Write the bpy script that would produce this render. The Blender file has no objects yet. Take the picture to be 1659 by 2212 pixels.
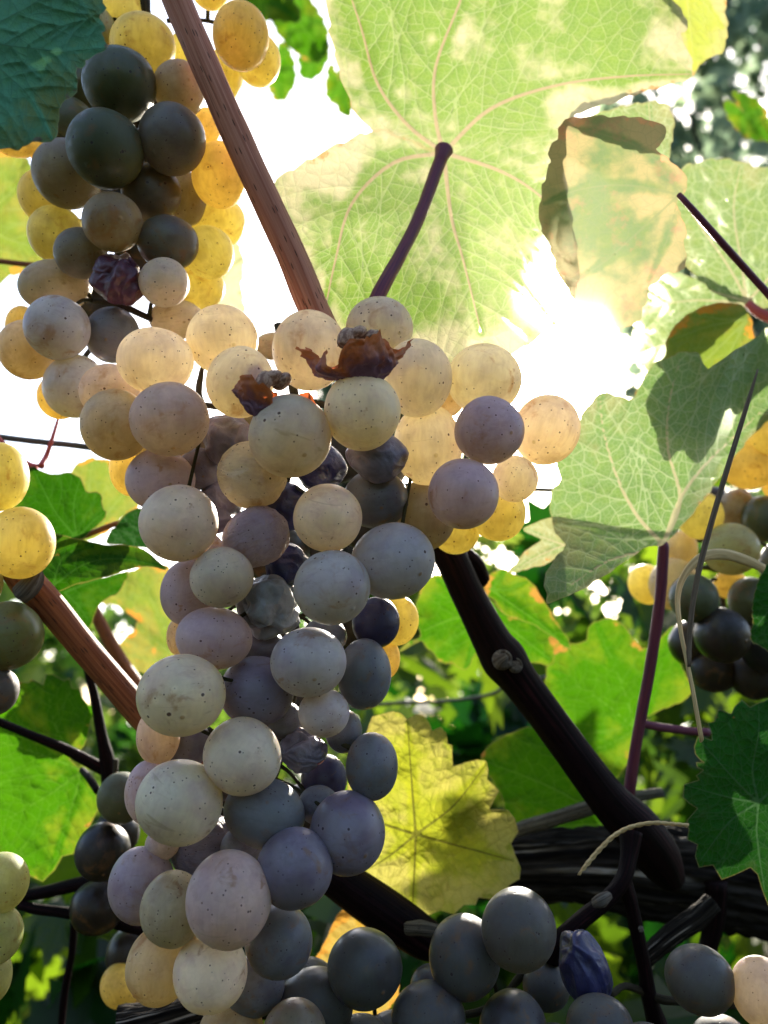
import bpy, math, random
import numpy as np
from mathutils import Vector, Matrix, Euler, noise, geometry
random.seed(11)
rng = np.random.default_rng(11)
pi = math.pi
scene = bpy.context.scene

# ------------------------------------------------------------------ camera
W, H, F = 1659.0, 2212.0, 1740.0
CAM = Vector((0, 0, 1.25)); PITCH = math.radians(15)
ROT = Matrix.Rotation(pi / 2 + PITCH, 4, 'X')
M = Matrix.Translation(CAM) @ ROT
cd = bpy.data.cameras.new('camera'); cam = bpy.data.objects.new('camera', cd)
scene.collection.objects.link(cam); cam.matrix_world = M
cd.sensor_fit = 'HORIZONTAL'; cd.sensor_width = 36; cd.lens = 36 * F / W
cd.clip_start = 0.01; cd.clip_end = 3000
cd.dof.use_dof = True; cd.dof.focus_distance = 0.203; cd.dof.aperture_fstop = 17
scene.camera = cam

# ------------------------------------------------------------------ light
SUN_PX = (1225, 760)
sd = (M.to_3x3() @ Vector(((SUN_PX[0] - W / 2) / F, -(SUN_PX[1] - H / 2) / F, -1))).normalized()
world = bpy.data.worlds.new('World'); scene.world = world; world.use_nodes = True
wn = world.node_tree; bg = wn.nodes['Background']
sky = wn.nodes.new('ShaderNodeTexSky'); sky.sky_type = 'NISHITA'; sky.sun_disc = False
sky.sun_elevation = math.asin(sd.z); sky.sun_rotation = math.atan2(sd.x, sd.y)
sky.air_density = 1.0; sky.dust_density = 2.5; sky.ozone_density = 1.0
wn.links.new(sky.outputs[0], bg.inputs[0]); bg.inputs[1].default_value = 0.08
ld = bpy.data.lights.new('sun', 'SUN'); ld.energy = 2.6; ld.angle = math.radians(0.5); ld.color = (1, .93, .8)
sun = bpy.data.objects.new('sun', ld); scene.collection.objects.link(sun)
sun.rotation_euler = sd.to_track_quat('Z', 'Y').to_euler(); sun.location = (2, 6, 6)
scene.view_settings.view_transform = 'Standard'; scene.view_settings.look = 'None'
scene.view_settings.exposure = 2.75; scene.view_settings.gamma = 1
scene.cycles.use_denoising = True
scene.cycles.max_bounces = 10; scene.cycles.diffuse_bounces = 4; scene.cycles.transmission_bounces = 8
scene.cycles.sample_clamp_indirect = 8

# ------------------------------------------------------------------ helpers
col = scene.collection
def P(x, y, d):
    return M @ Vector(((x - W / 2) / F * d, -(y - H / 2) / F * d, -d))
Mn = np.array(M)
def PN(x, y, d):
    x, y, d = np.broadcast_arrays(np.asarray(x, float), np.asarray(y, float), np.asarray(d, float))
    c = np.stack([(x - W / 2) / F * d, -(y - H / 2) / F * d, -d, np.ones_like(d)], -1)
    return (c @ Mn.T)[..., :3]
def crop(ox, oy, pts, s=0.5486 / 1.651):
    return [(ox * .5486 + a * s, oy * .5486 + b * s) for a, b in pts]
def tag(o, label=None, cat=None, group=None, kind=None):
    for k, v in (('label', label), ('category', cat), ('group', group), ('kind', kind)):
        if v: o[k] = v
    return o
def thing(name, loc, label, cat, group=None):
    o = bpy.data.objects.new(name, None); col.objects.link(o); o.location = loc
    o.empty_display_size = .01
    return tag(o, label, cat, group)
def link_mesh(name, V, Fs, mat, parent=None, smooth=True, origin=None, uv=None, attrs=None):
    V = np.asarray(V, float)
    org = np.array(parent.location if parent is not None else (origin if origin is not None else V.mean(0)))
    me = bpy.data.meshes.new(name); me.from_pydata((V - org).tolist(), [], [list(map(int, f)) for f in Fs])
    if smooth: me.polygons.foreach_set('use_smooth', [True] * len(me.polygons))
    if uv is not None:
        l = me.uv_layers.new(name='UVMap'); idx = np.empty(len(me.loops), int); me.loops.foreach_get('vertex_index', idx)
        l.data.foreach_set('uv', np.asarray(uv, np.float32)[idx].ravel())
    for k, a in (attrs or {}).items():
        at = me.attributes.new(k, 'FLOAT', 'POINT'); at.data.foreach_set('value', np.asarray(a, np.float32))
    if mat: me.materials.append(mat)
    o = bpy.data.objects.new(name, me); col.objects.link(o)
    if parent is not None: o.parent = parent
    else: o.location = org
    return o
def wob(x, y, s, seed, n=5):
    r = np.random.default_rng(seed); out = 0
    for _ in range(n):
        a = r.uniform(0, 2 * pi); k = r.uniform(.6, 1.6) / s
        out = out + np.sin((np.cos(a) * x + np.sin(a) * y) * k * 2 * pi + r.uniform(0, 6.28))
    return out / n

# ------------------------------------------------------------------ node helper
class NB:
    def __init__(s, name):
        s.mat = bpy.data.materials.new(name); s.mat.use_nodes = True; s.t = s.mat.node_tree
        s.t.nodes.clear(); s.out = s.t.nodes.new('ShaderNodeOutputMaterial')
    def n(s, typ, ins=None, **props):
        nd = s.t.nodes.new('ShaderNode' + typ)
        for k, v in props.items(): setattr(nd, k, v)
        for k, v in (ins or {}).items():
            sock = nd.inputs[k]
            if isinstance(v, bpy.types.NodeSocket): s.t.links.new(v, sock)
            else: sock.default_value = v
        return nd
    def m(s, op, a, b=0.0, c=None):
        nd = s.n('Math', {0: a, 1: b}, operation=op)
        if c is not None:
            if isinstance(c, bpy.types.NodeSocket): s.t.links.new(c, nd.inputs[2])
            else: nd.inputs[2].default_value = c
        return nd.outputs[0]
    def ss(s, v, lo, hi, a=0., b=1.):
        return s.n('MapRange', {0: v, 1: lo, 2: hi, 3: a, 4: b}, interpolation_type='SMOOTHSTEP').outputs[0]
    def mix(s, f, a, b, blend='MIX'):
        nd = s.n('Mix', data_type='RGBA', blend_type=blend)
        for sock, v in ((nd.inputs[0], f), (nd.inputs[6], a), (nd.inputs[7], b)):
            if isinstance(v, bpy.types.NodeSocket): s.t.links.new(v, sock)
            else: sock.default_value = v if not isinstance(v, tuple) or len(v) == 4 else (*v, 1)
        return nd.outputs[2]
    def noise(s, vec, scale, detail=3, rough=.5, dist=0):
        return s.n('TexNoise', {'Vector': vec, 'Scale': scale, 'Detail': detail, 'Roughness': rough, 'Distortion': dist})
    def vadd(s, a, b): return s.n('VectorMath', {0: a, 1: b}, operation='ADD').outputs[0]
    def vscale(s, a, f): return s.n('VectorMath', {0: a, 'Scale': f}, operation='SCALE').outputs[0]
    def vmul(s, a, b): return s.n('VectorMath', {0: a, 1: b}, operation='MULTIPLY').outputs[0]
    def done(s, sh): s.t.links.new(sh, s.out.inputs[0]); return s.mat

# ------------------------------------------------------------------ materials
def grape_mat(name, wrinkle=False):
    b = NB(name)
    oi = b.n('ObjectInfo'); tc = b.n('TexCoord')
    off = b.n('CombineXYZ', {0: b.m('MULTIPLY', oi.outputs['Random'], 37.), 1: b.m('MULTIPLY', oi.outputs['Random'], 91.), 2: oi.outputs['Random']}).outputs[0]
    p = b.vadd(tc.outputs['Object'], off)
    tint = oi.outputs['Color']
    n1 = b.noise(p, 1.1, 4, .55).outputs[0]
    n2 = b.noise(p, 5.0, 5, .6).outputs[0]
    c = b.mix(b.ss(n1, .42, .66, 0, .75), tint, b.mix(1.0, tint, (.74, .57, .80), 'MULTIPLY'))
    # wax bloom, patchy, rubbed off in places
    rub = b.noise(b.vmul(p, (1.0, 2.2, 1.3)), 2.4, 5, .65, .8).outputs[0]
    bl = b.m('MULTIPLY', b.ss(b.noise(p, .9, 3, .5).outputs[0], .36, .60, .15, .72), b.m('MULTIPLY', b.ss(n2, .25, .7, .6, 1.0), b.ss(rub, .38, .52, .35, 1.0)))
    c = b.mix(bl, c, b.mix(.72, b.mix(b.ss(b.n('RGBToBW', {0: tint}).outputs[0], .0, .25), (0, 0, 0), (.40, .385, .43)), b.mix(1.0, tint, (1.5, 1.5, 1.6), 'MULTIPLY')))
    # russet stains
    st = b.ss(b.noise(b.vadd(p, (7, 3, 1)), 1.5, 5, .6, .6).outputs[0], b.ss(oi.outputs['Random'], 0, 1, .50, .64), .72)
    c = b.mix(b.m('MULTIPLY', st, .6), c, (.20, .10, .035))
    # scuffs
    sv = b.vmul(p, (1.0, 7.0, 2.0))
    sc = b.ss(b.noise(sv, .9, 3, .5, .8).outputs[0], .66, .73)
    c = b.mix(b.m('MULTIPLY', sc, .35), c, (.15, .09, .045))
    # lenticels
    vo = b.n('TexVoronoi', {'Vector': p, 'Scale': b.m('ADD', 2.0, b.m('MULTIPLY', b.m('FRACT', b.m('MULTIPLY', oi.outputs['Random'], 13.7)), 1.9)), 'Randomness': 1.0}, feature='F1')
    d = vo.outputs['Distance']
    vo2 = b.n('TexVoronoi', {'Vector': b.vadd(p, (3.3, 9.1, 4.7)), 'Scale': 4.6, 'Randomness': 1.0}, feature='F1')
    d2 = vo2.outputs['Distance']
    halo = b.m('MULTIPLY', b.ss(d, .09, .24, 1, 0), .22)
    c = b.mix(halo, c, b.mix(1.0, c, (1.7, 1.7, 1.7), 'MULTIPLY'))
    dk = b.m('MAXIMUM', b.ss(b.m('ADD', d, b.m('MULTIPLY', b.m('SUBTRACT', n1, .5), .12)), .07, .11, 1, 0), b.m('MULTIPLY', b.ss(d2, .07, .12, 1, 0), .9))
    scar = b.n('Attribute', attribute_name='scar').outputs['Fac']
    c = b.mix(b.ss(scar, .35, .8, 0, .85), c, (.22, .12, .06))
    c = b.mix(b.m('MULTIPLY', dk, .93), c, (.035, .018, .02))
    bump = b.n('Bump', {'Strength': .25 if not wrinkle else .5, 'Distance': .0006,
                        'Height': b.m('SUBTRACT', b.m('MULTIPLY', n2, .35), b.m('MULTIPLY', dk, .5))}).outputs[0]
    if wrinkle:
        w = b.noise(b.vmul(p, (1.2, 4.5, 2.)), 2.2, 4, .6, 1.0).outputs[0]
        c = b.mix(b.ss(w, .45, .75, 0, .4), c, b.mix(1.0, c, (.55, .45, .5), 'MULTIPLY'))
        bump = b.n('Bump', {'Strength': .8, 'Distance': .0012, 'Height': w, 'Normal': bump}).outputs[0]
    pr = b.n('BsdfPrincipled', {'Base Color': c, 'Roughness': b.ss(bl, .05, .55, .30, .62), 'Specular IOR Level': .4,
        'Subsurface Weight': b.m('SUBTRACT', .6, b.m('MULTIPLY', dk, .5)),
        'Subsurface Radius': (1.0, .6, .2), 'Subsurface Scale': .003, 'Normal': bump}, subsurface_method='RANDOM_WALK')
    # flesh: light crosses the berry and comes out through the far skin
    fl = b.mix(.35, b.mix(b.ss(n1, .3, .7), (.95, .80, .36), (.95, .88, .46)), b.mix(1.0, tint, (1.9, 1.9, 1.9), 'MULTIPLY'))
    cor = b.m('MULTIPLY', b.ss(b.noise(p, 1.0, 2, .5).outputs[0], .35, .65, .66, 1.0), b.ss(b.noise(b.vmul(p, (5., 1., 5.)), 1.6, 4, .6, .4).outputs[0], .3, .65, .80, 1.0))
    fl = b.mix(1.0, fl, b.n('CombineXYZ', {0: b.m('POWER', cor, .85), 1: cor, 2: b.m('POWER', cor, 1.3)}).outputs[0], 'MULTIPLY')
    fl = b.mix(b.m('MULTIPLY', dk, .85), b.mix(b.m('MULTIPLY', st, .5), fl, (.6, .25, .05)), (.10, .02, .01))
    tr = b.n('BsdfTranslucent', {'Color': fl, 'Normal': bump})
    return b.done(b.n('MixShader', {0: oi.outputs['Alpha'], 1: pr.outputs[0], 2: tr.outputs[0]}).outputs[0])
MG = grape_mat('grape_skin'); MW = grape_mat('wrinkled_grape_skin', True)

def raisin_mat():
    b = NB('shrivelled_skin'); oi = b.n('ObjectInfo'); tc = b.n('TexCoord')
    p = tc.outputs['Object']; tint = oi.outputs['Color']
    n = b.noise(p, 2.2, 6, .65, .4).outputs[0]
    rd = b.n('Attribute', attribute_name='ridge').outputs['Fac']
    c = b.mix(b.ss(n, .4, .7, 0, .6), tint, b.mix(1.0, tint, (.45, .3, .35), 'MULTIPLY'))
    c = b.mix(b.ss(rd, .5, 1.0, 0, .40), c, b.mix(1.0, tint, (2.0, 2.0, 2.1), 'MULTIPLY'))
    pr = b.n('BsdfPrincipled', {'Base Color': c, 'Roughness': .36, 'Specular IOR Level': .5,
         'Subsurface Weight': .25, 'Subsurface Radius': (1, .5, .3), 'Subsurface Scale': .002,
         'Normal': b.n('Bump', {'Strength': .35, 'Distance': .0008, 'Height': b.noise(p, 6, 4, .55, .5).outputs[0]}).outputs[0]})
    return b.done(pr.outputs[0])
MR = raisin_mat()

def husk_mat():
    b = NB('torn_grape_skin'); tc = b.n('TexCoord')
    t = b.n('Attribute', attribute_name='rim').outputs['Fac']
    n = b.noise(tc.outputs['Object'], 260, 5, .6).outputs[0]
    k = b.m('ADD', t, b.m('MULTIPLY', b.m('SUBTRACT', n, .5), .9))
    c = b.mix(b.ss(k, .45, .95), (.17, .09, .14), (.50, .17, .05))
    c = b.mix(b.ss(n, .55, .75, 0, .7), c, (.10, .03, .03))
    pr = b.n('BsdfPrincipled', {'Base Color': c, 'Roughness': .5, 'Normal': b.n('Bump', {'Strength': .5, 'Distance': .0008, 'Height': n}).outputs[0]})
    tr = b.n('BsdfTranslucent', {'Color': b.mix(1.0, c, (1, .6, .4), 'MULTIPLY')})
    return b.done(b.n('MixShader', {0: .3, 1: pr.outputs[0], 2: tr.outputs[0]}).outputs[0])
MH = husk_mat()

TK = .36
def leaf_mat(name, green, trans, yellow=(.50, .46, .12), brown=(.33, .14, .03), patch=.5, brownamt=.12, vein=(.45, .47, .25),
             veinamt=.6, tsc=1.0, gloss=.06, fwd=.0, bump=.4, tw=.55, reddish=0.0, mv=None):
    trans = tuple(TK * x for x in trans)
    b = NB(name)
    uv = b.n('UVMap').outputs[0]
    at = lambda k: b.n('Attribute', attribute_name=k).outputs['Fac']
    v1, v2, ed = at('v1'), at('v2'), at('edge')
    wuv = b.vadd(uv, b.vscale(b.n('VectorMath', {0: b.noise(uv, 2.2, 2).outputs['Color'], 1: (.5, .5, .5)}, operation='SUBTRACT').outputs[0], .18))
    t1 = b.n('TexVoronoi', {'Vector': wuv, 'Scale': 3.4 * tsc}, feature='DISTANCE_TO_EDGE', voronoi_dimensions='2D').outputs[0]
    t2 = b.n('TexVoronoi', {'Vector': wuv, 'Scale': 10.5 * tsc}, feature='DISTANCE_TO_EDGE', voronoi_dimensions='2D').outputs[0]
    m1 = b.ss(v1, .65, 1.15, 1, 0); m2 = b.m('MULTIPLY', b.ss(v2, .4, 1.1, 1, 0), .6)
    m3 = b.m('MULTIPLY', b.ss(t1, .012, .055, 1, 0), .62); m4 = b.m('MULTIPLY', b.ss(t2, .02, .12, 1, 0), .30)
    vm = b.m('MAXIMUM', b.m('MAXIMUM', m1, m2), b.m('MAXIMUM', m3, m4))
    nbig = b.noise(uv, .55, 4, .55).outputs[0]; nmid = b.noise(uv, 2.6, 5, .6).outputs[0]; nf = b.noise(uv, 14, 4, .6).outputs[0]
    g = b.mix(b.ss(nmid, .35, .7, 0, .45), green, b.mix(1.0, green, (1.35, 1.25, .8), 'MULTIPLY'))
    t = b.mix(b.ss(nmid, .35, .7, 0, .5), trans, b.mix(1.0, trans, (1.3, 1.15, .75), 'MULTIPLY'))
    # yellowing between the veins, stronger near the margin
    pk = b.m('ADD', b.m('ADD', nbig, b.ss(ed, 0, 1.2, .16, -.04)), b.m('ADD', b.m('MULTIPLY', b.ss(v1, 1, 9, -.12, .05), 1.0), b.m('MULTIPLY', b.m('SUBTRACT', nmid, .5), .35)))
    pm = b.ss(pk, .70 - .3 * patch, .98 - .3 * patch)
    pm = b.m('MULTIPLY', pm, b.ss(vm, .3, 1, 1, .5))
    ty = tuple(TK * x for x in yellow); yellow = tuple(.6 * x for x in yellow); vein = tuple(.62 * x for x in vein)
    g = b.mix(pm, g, yellow); t = b.mix(pm, t, ty)
    bk = b.m('ADD', b.m('ADD', b.noise(b.vadd(uv, (5, 2, 0)), 1.7, 6, .65).outputs[0], b.ss(ed, 0, .35, .16, 0)), b.m('MULTIPLY', pm, .06))
    bm = b.ss(bk, .78 - brownamt, .86 - brownamt)
    g = b.mix(b.m('MULTIPLY', bm, .85), g, brown); t = b.mix(b.m('MULTIPLY', bm, .85), t, brown)
    if reddish:
        rm = b.ss(b.noise(b.vadd(uv, (9, 4, 0)), 1.1, 6, .7).outputs[0], .52, .66, 0, reddish)
        g = b.mix(rm, g, (.36, .17, .13)); t = b.mix(rm, t, (.34, .14, .10))
    edv = b.ss(ed, .0, .03, 1, 0)
    va = b.m('MULTIPLY', vm, veinamt)
    g = b.mix(va, g, vein); t = b.mix(b.m('MULTIPLY', va, .8), t, tuple(x * .95 for x in vein))
    if mv:
        g = b.mix(b.m('MULTIPLY', m1, .85), g, mv); t = b.mix(b.m('MULTIPLY', m1, .8), t, tuple(x * .5 for x in mv))
    g = b.mix(b.m('MULTIPLY', edv, .5), g, (.42, .38, .20)); t = b.mix(b.m('MULTIPLY', edv, .4), t, (.22, .12, .04))
    g = b.mix(b.ss(nf, .4, .8, 0, .2), g, b.mix(1.0, g, (.6, .65, .5), 'MULTIPLY'))
    h = b.m('ADD', b.m('ADD', b.m('MULTIPLY', vm, .8), b.m('MULTIPLY', b.ss(t1, 0, .3), -.5)), b.m('MULTIPLY', nf, .25))
    nrm = b.n('Bump', {'Strength': bump, 'Distance': .0009, 'Height': h}).outputs[0]
    di = b.n('BsdfDiffuse', {'Color': g, 'Roughness': .3, 'Normal': nrm})
    tr = b.n('BsdfTranslucent', {'Color': t, 'Normal': nrm})
    sh = b.n('MixShader', {0: tw, 1: di.outputs[0], 2: tr.outputs[0]}).outputs[0]
    if fwd:   # light that goes through the thin blade nearly straight on
        rf = b.n('BsdfRefraction', {'Color': b.mix(.35, t, (1, 1, .9)), 'Roughness': .5, 'IOR': 1.12})
        sh = b.n('MixShader', {0: fwd, 1: sh, 2: rf.outputs[0]}).outputs[0]
    gl = b.n('BsdfGlossy', {'Color': (1, 1, 1, 1), 'Roughness': .42, 'Normal': nrm})
    sh = b.n('MixShader', {0: b.m('MULTIPLY', b.n('LayerWeight', {'Blend': .35}).outputs['Fresnel'], gloss * 2), 1: sh, 2: gl.outputs[0]}).outputs[0]
    return b.done(sh)
L_PALE = leaf_mat('pale_backlit_leaf', (.11, .22, .04), (.26, .44, .045), (.88, .78, .44), patch=.74, brownamt=.03, vein=(.62, .62, .36), veinamt=.5, fwd=.042, bump=.4, mv=(.40, .27, .15))
L_PALE2 = leaf_mat('fresh_backlit_leaf', (.14, .24, .08), (.30, .44, .14), (.52, .52, .22), patch=.30, brownamt=.0, vein=(.62, .66, .42), veinamt=.75, fwd=.025, bump=.42, mv=(.42, .36, .20))
L_NET = leaf_mat('net_veined_leaf', (.21, .33, .13), (.20, .36, .09), (.42, .44, .18), patch=.25, brownamt=.0, vein=(.62, .68, .42), veinamt=.75, fwd=.006, bump=.42, mv=(.42, .36, .20))
L_SICK = leaf_mat('blotched_leaf', (.16, .22, .10), (.30, .42, .18), (.78, .62, .30), (.5, .24, .12), patch=.8, brownamt=.06, vein=(.36, .34, .20), veinamt=.3, fwd=.03, reddish=.45, gloss=.01, bump=.05)
L_LEM = leaf_mat('lemon_leaf', (.34, .38, .07), (.62, .70, .12), (.75, .70, .30), (.40, .18, .05), patch=.6, brownamt=.04, vein=(.5, .5, .2), veinamt=.4, gloss=.01)
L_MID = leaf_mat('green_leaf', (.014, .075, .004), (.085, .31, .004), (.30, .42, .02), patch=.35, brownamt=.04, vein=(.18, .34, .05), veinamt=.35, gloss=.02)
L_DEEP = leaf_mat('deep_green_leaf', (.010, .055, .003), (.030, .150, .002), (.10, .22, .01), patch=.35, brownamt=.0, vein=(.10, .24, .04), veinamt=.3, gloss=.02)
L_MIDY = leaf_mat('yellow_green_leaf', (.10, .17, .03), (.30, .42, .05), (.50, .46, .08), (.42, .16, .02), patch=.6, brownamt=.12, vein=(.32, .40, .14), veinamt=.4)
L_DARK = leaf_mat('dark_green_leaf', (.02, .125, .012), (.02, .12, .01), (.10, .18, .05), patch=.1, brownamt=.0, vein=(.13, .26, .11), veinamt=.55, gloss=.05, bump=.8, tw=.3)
L_TEAL = leaf_mat('blue_green_leaf', (.10, .32, .19), (.06, .16, .06), (.26, .34, .10), (.16, .12, .10), patch=.52, brownamt=.05, vein=(.11, .28, .19), veinamt=.45, tsc=.8, gloss=.08, bump=.35, tw=.2)
L_YEL = leaf_mat('yellow_leaf', (.30, .33, .03), (.60, .66, .04), (.80, .72, .16), (.20, .22, .02), patch=.75, brownamt=.05, vein=(.26, .27, .04), veinamt=.4, mv=(.14, .13, .02), bump=.7)
L_GOLD = leaf_mat('golden_leaf', (.40, .28, .03), (.62, .42, .05), (.72, .52, .12), (.36, .16, .02), patch=.8, brownamt=.15, vein=(.50, .34, .06), veinamt=.4)

def bark_mat(name, c1, c2, dark=(.03, .015, .01), fib=1.0, rough=.6, speck=1.0, bump=.7, spec=.18, hl=None):
    b = NB(name); uv = b.n('UVMap').outputs[0]
    s = b.noise(b.vmul(uv, (26 * fib, .35, 1)), 1.0, 4, .6, .15).outputs[0]
    s2 = b.noise(b.vmul(uv, (60 * fib, .9, 1)), 1.0, 2, .5).outputs[0]
    big = b.noise(b.vmul(uv, (3, .3, 1)), 1, 4, .6).outputs[0]
    vo = b.n('TexVoronoi', {'Vector': b.vmul(uv, (9, 1.4, 1)), 'Scale': 1.6}, feature='F1', voronoi_dimensions='2D').outputs[0]
    c = b.mix(b.ss(s, .35, .65), c1, c2)
    c = b.mix(b.ss(big, .5, .8, 0, .5), c, tuple(x * .55 for x in c1))
    c = b.mix(b.ss(s2, .62, .72, 0, .6), c, dark)
    c = b.mix(b.m('MULTIPLY', b.ss(vo, .06, .12, 1, 0), .8 * speck), c, dark)
    if hl: c = b.mix(b.m('MULTIPLY', b.ss(s, .55, .62), b.ss(b.noise(b.vmul(uv, (4, 1.2, 1)), 1, 3, .6).outputs[0], .45, .6)), c, hl)
    h = b.m('ADD', b.m('MULTIPLY', s, .7), b.m('MULTIPLY', s2, .3))
    pr = b.n('BsdfPrincipled', {'Base Color': c, 'Roughness': rough, 'Specular IOR Level': spec,
             'Normal': b.n('Bump', {'Strength': bump, 'Distance': .001, 'Height': h}).outputs[0]})
    return b.done(pr.outputs[0])
B_CANE = bark_mat('cane_bark', (.36, .12, .07), (.52, .22, .14))
B_CANE2 = bark_mat('red_cane_bark', (.17, .05, .02), (.30, .105, .042))
B_SHADE = bark_mat('shade_dark_cane_bark', (.004, .0022, .0022), (.011, .004, .005), (.001, .001, .001), spec=.06, hl=(.035, .010, .012))  # shade blackness and a faint reddish sheen are put into the colour
B_OLD = bark_mat('old_fibrous_bark', (.005, .004, .0035), (.032, .026, .021), (.003, .002, .002), fib=1.1, rough=.9, speck=.2, bump=1.0, spec=.05, hl=(.30, .26, .22))
B_GREY = bark_mat('grey_twig_bark', (.05, .042, .03), (.15, .13, .095), (.03, .02, .02), rough=.9, spec=.1)
B_STALK = bark_mat('purple_stalk_skin', (.105, .028, .055), (.17, .042, .06), (.06, .015, .04), fib=.5, rough=.45, speck=.3, bump=.2)
B_RED = bark_mat('red_stalk_skin', (.33, .05, .06), (.45, .09, .08), (.2, .03, .03), fib=.5, rough=.45, speck=.2, bump=.2)
B_STEM = bark_mat('bunch_stem_skin', (.02, .016, .010), (.05, .04, .02), (.01, .01, .01), rough=.7, speck=.6)
B_PED = bark_mat('green_pedicel_skin', (.02, .02, .008), (.05, .045, .016), (.03, .015, .01), rough=.7, speck=.6)
B_DRY = bark_mat('dry_grass_skin', (.52, .35, .15), (.72, .53, .27), (.15, .10, .06), fib=.4, rough=.7, speck=.2, bump=.3)
B_DRYD = bark_mat('brown_grass_skin', (.14, .10, .075), (.24, .18, .13), (.06, .04, .03), fib=.4, rough=.7, speck=.2, bump=.3)
B_WIRE = bark_mat('wire_skin', (.05, .05, .045), (.09, .085, .075), (.02, .02, .02), rough=.5, speck=.3, bump=.2)
B_SCAR = bark_mat('cut_wood', (.06, .045, .035), (.16, .14, .115), (.03, .02, .02), fib=.5, rough=.9, speck=1.0)

# ------------------------------------------------------------------ tubes
def cat(pts, sub):
    pts = np.asarray(pts, float); n = len(pts)
    if n < 3: sub = max(sub, 2)
    ext = np.vstack([2 * pts[0] - pts[1], pts, 2 * pts[-1] - pts[-2]])
    out = []
    for i in range(n - 1):
        p0, p1, p2, p3 = ext[i:i + 4]
        for t in np.arange(sub) / sub:
            out.append(.5 * (2 * p1 + (p2 - p0) * t + (2 * p0 - 5 * p1 + 4 * p2 - p3) * t * t + (3 * p1 - p0 - 3 * p2 + p3) * t ** 3))
    out.append(pts[-1]); return np.array(out)
def tube(name, pts, mat, parent=None, ring=14, sub=6, flat=1.0, lump=0.0, seed=1, origin=None, ridge=0.0):
    """pts: (x, y, depth, radius in the same picture units)"""
    q = cat(pts, sub); c = PN(q[:, 0], q[:, 1], q[:, 2]); r = np.maximum(q[:, 3], .05) * q[:, 2] / F
    n = len(c); tan = np.gradient(c, axis=0); tan /= np.linalg.norm(tan, axis=1)[:, None]
    ref = np.array(M.to_3x3() @ Vector((0, 0, 1))); V = []; UV = []; L = 0
    k = ring + 1
    for i in range(n):
        a = np.cross(tan[i], ref); a /= np.linalg.norm(a) + 1e-9; b_ = np.cross(a, tan[i])
        ref = b_ if i else b_
        if i: L += np.linalg.norm(c[i] - c[i - 1])
        for j in range(k):
            th = 2 * pi * j / ring
            rr = r[i] * (1 + lump * noise.noise(Vector((math.cos(th) * 1.6 + seed, math.sin(th) * 1.6, L / max(r.mean(), 1e-5) * .35))))
            if ridge: rr *= 1 + ridge * (noise.noise(Vector((math.cos(th) * 5 + seed, math.sin(th) * 5, L / r.mean() * .9))) + .7 * noise.noise(Vector((math.cos(th) * 12, math.sin(th) * 12 + seed, L / r.mean() * 1.6))) + .4 * noise.noise(Vector((math.cos(th) * 24, math.sin(th) * 24 + seed, L / r.mean() * 4))))
            V.append(c[i] + a * math.cos(th) * rr + b_ * math.sin(th) * rr * flat); UV.append((j / ring, L / (2 * pi * r.mean())))
    Fs = [(i * k + j, i * k + j + 1, (i + 1) * k + j + 1, (i + 1) * k + j) for i in range(n - 1) for j in range(ring)]
    for e, i in ((0, 0), (1, n - 1)):
        V.append(c[i]); UV.append((.5, 0 if e == 0 else L)); ci = len(V) - 1
        for j in range(ring):
            t = (ci, i * k + j, i * k + j + 1); Fs.append(t if e else t[::-1])
    return link_mesh(name, V, Fs, mat, parent, uv=UV, origin=c[0] if origin is None else origin)

# ------------------------------------------------------------------ leaves
def pip(x, y, poly):
    inside = np.zeros(x.shape, bool); px, py = poly[:, 0], poly[:, 1]; j = len(poly) - 1
    for i in range(len(poly)):
        c = ((py[i] > y) != (py[j] > y)) & (x < (px[j] - px[i]) * (y - py[i]) / (py[j] - py[i] + 1e-12) + px[i])
        inside ^= c; j = i
    return inside
def segdist(x, y, segs):
    best = np.full(x.shape, 1e9)
    for (ax, ay, aw, bx, by, bw) in segs:
        dx, dy = bx - ax, by - ay; L2 = dx * dx + dy * dy + 1e-9
        t = np.clip(((x - ax) * dx + (y - ay) * dy) / L2, 0, 1)
        d = np.hypot(x - ax - t * dx, y - ay - t * dy) / (aw + (bw - aw) * t)
        best = np.minimum(best, d)
    return best
def outline_detail(pts, teeth, seed, smooth=True):
    p = np.asarray(pts, float)
    if smooth:
        cl = np.vstack([p, p[:1]]); q = cat(np.vstack([p[-1:], cl, p[1:2]]), 5)[5:-5]; p = q[:-1] if np.allclose(q[0], q[-1], atol=1e-6) else q
    amp, wl = teeth
    if amp <= 0: return p
    r = np.random.default_rng(seed)
    cl = np.vstack([p, p[:1]]); s = np.r_[0, np.cumsum(np.hypot(*np.diff(cl, axis=0).T))]
    n = max(3, int(s[-1] / wl)); cuts = np.sort((np.arange(n) + r.uniform(-.25, .25, n)) * s[-1] / n)
    area = .5 * np.sum(p[:, 0] * np.roll(p[:, 1], -1) - np.roll(p[:, 0], -1) * p[:, 1]); sg = 1 if area > 0 else -1
    out = []
    for i in range(n):
        a = cuts[i]; e = cuts[(i + 1) % n] + (s[-1] if i == n - 1 else 0)
        A = amp * r.uniform(.6, 1.3)
        for f, h in ((0, 0), (.3, .42), (.58, .8), (.74, 1.0), (.84, .8), (.93, .2)):
            u = (a + (e - a) * f) % s[-1]
            x = np.interp(u, s, cl[:, 0]); y = np.interp(u, s, cl[:, 1])
            x2 = np.interp((u + 2) % s[-1], s, cl[:, 0]) - x; y2 = np.interp((u + 2) % s[-1], s, cl[:, 1]) - y
            l = math.hypot(x2, y2) + 1e-9
            out.append((x + sg * y2 / l * A * h, y - sg * x2 / l * A * h))
    return np.array(out)
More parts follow.
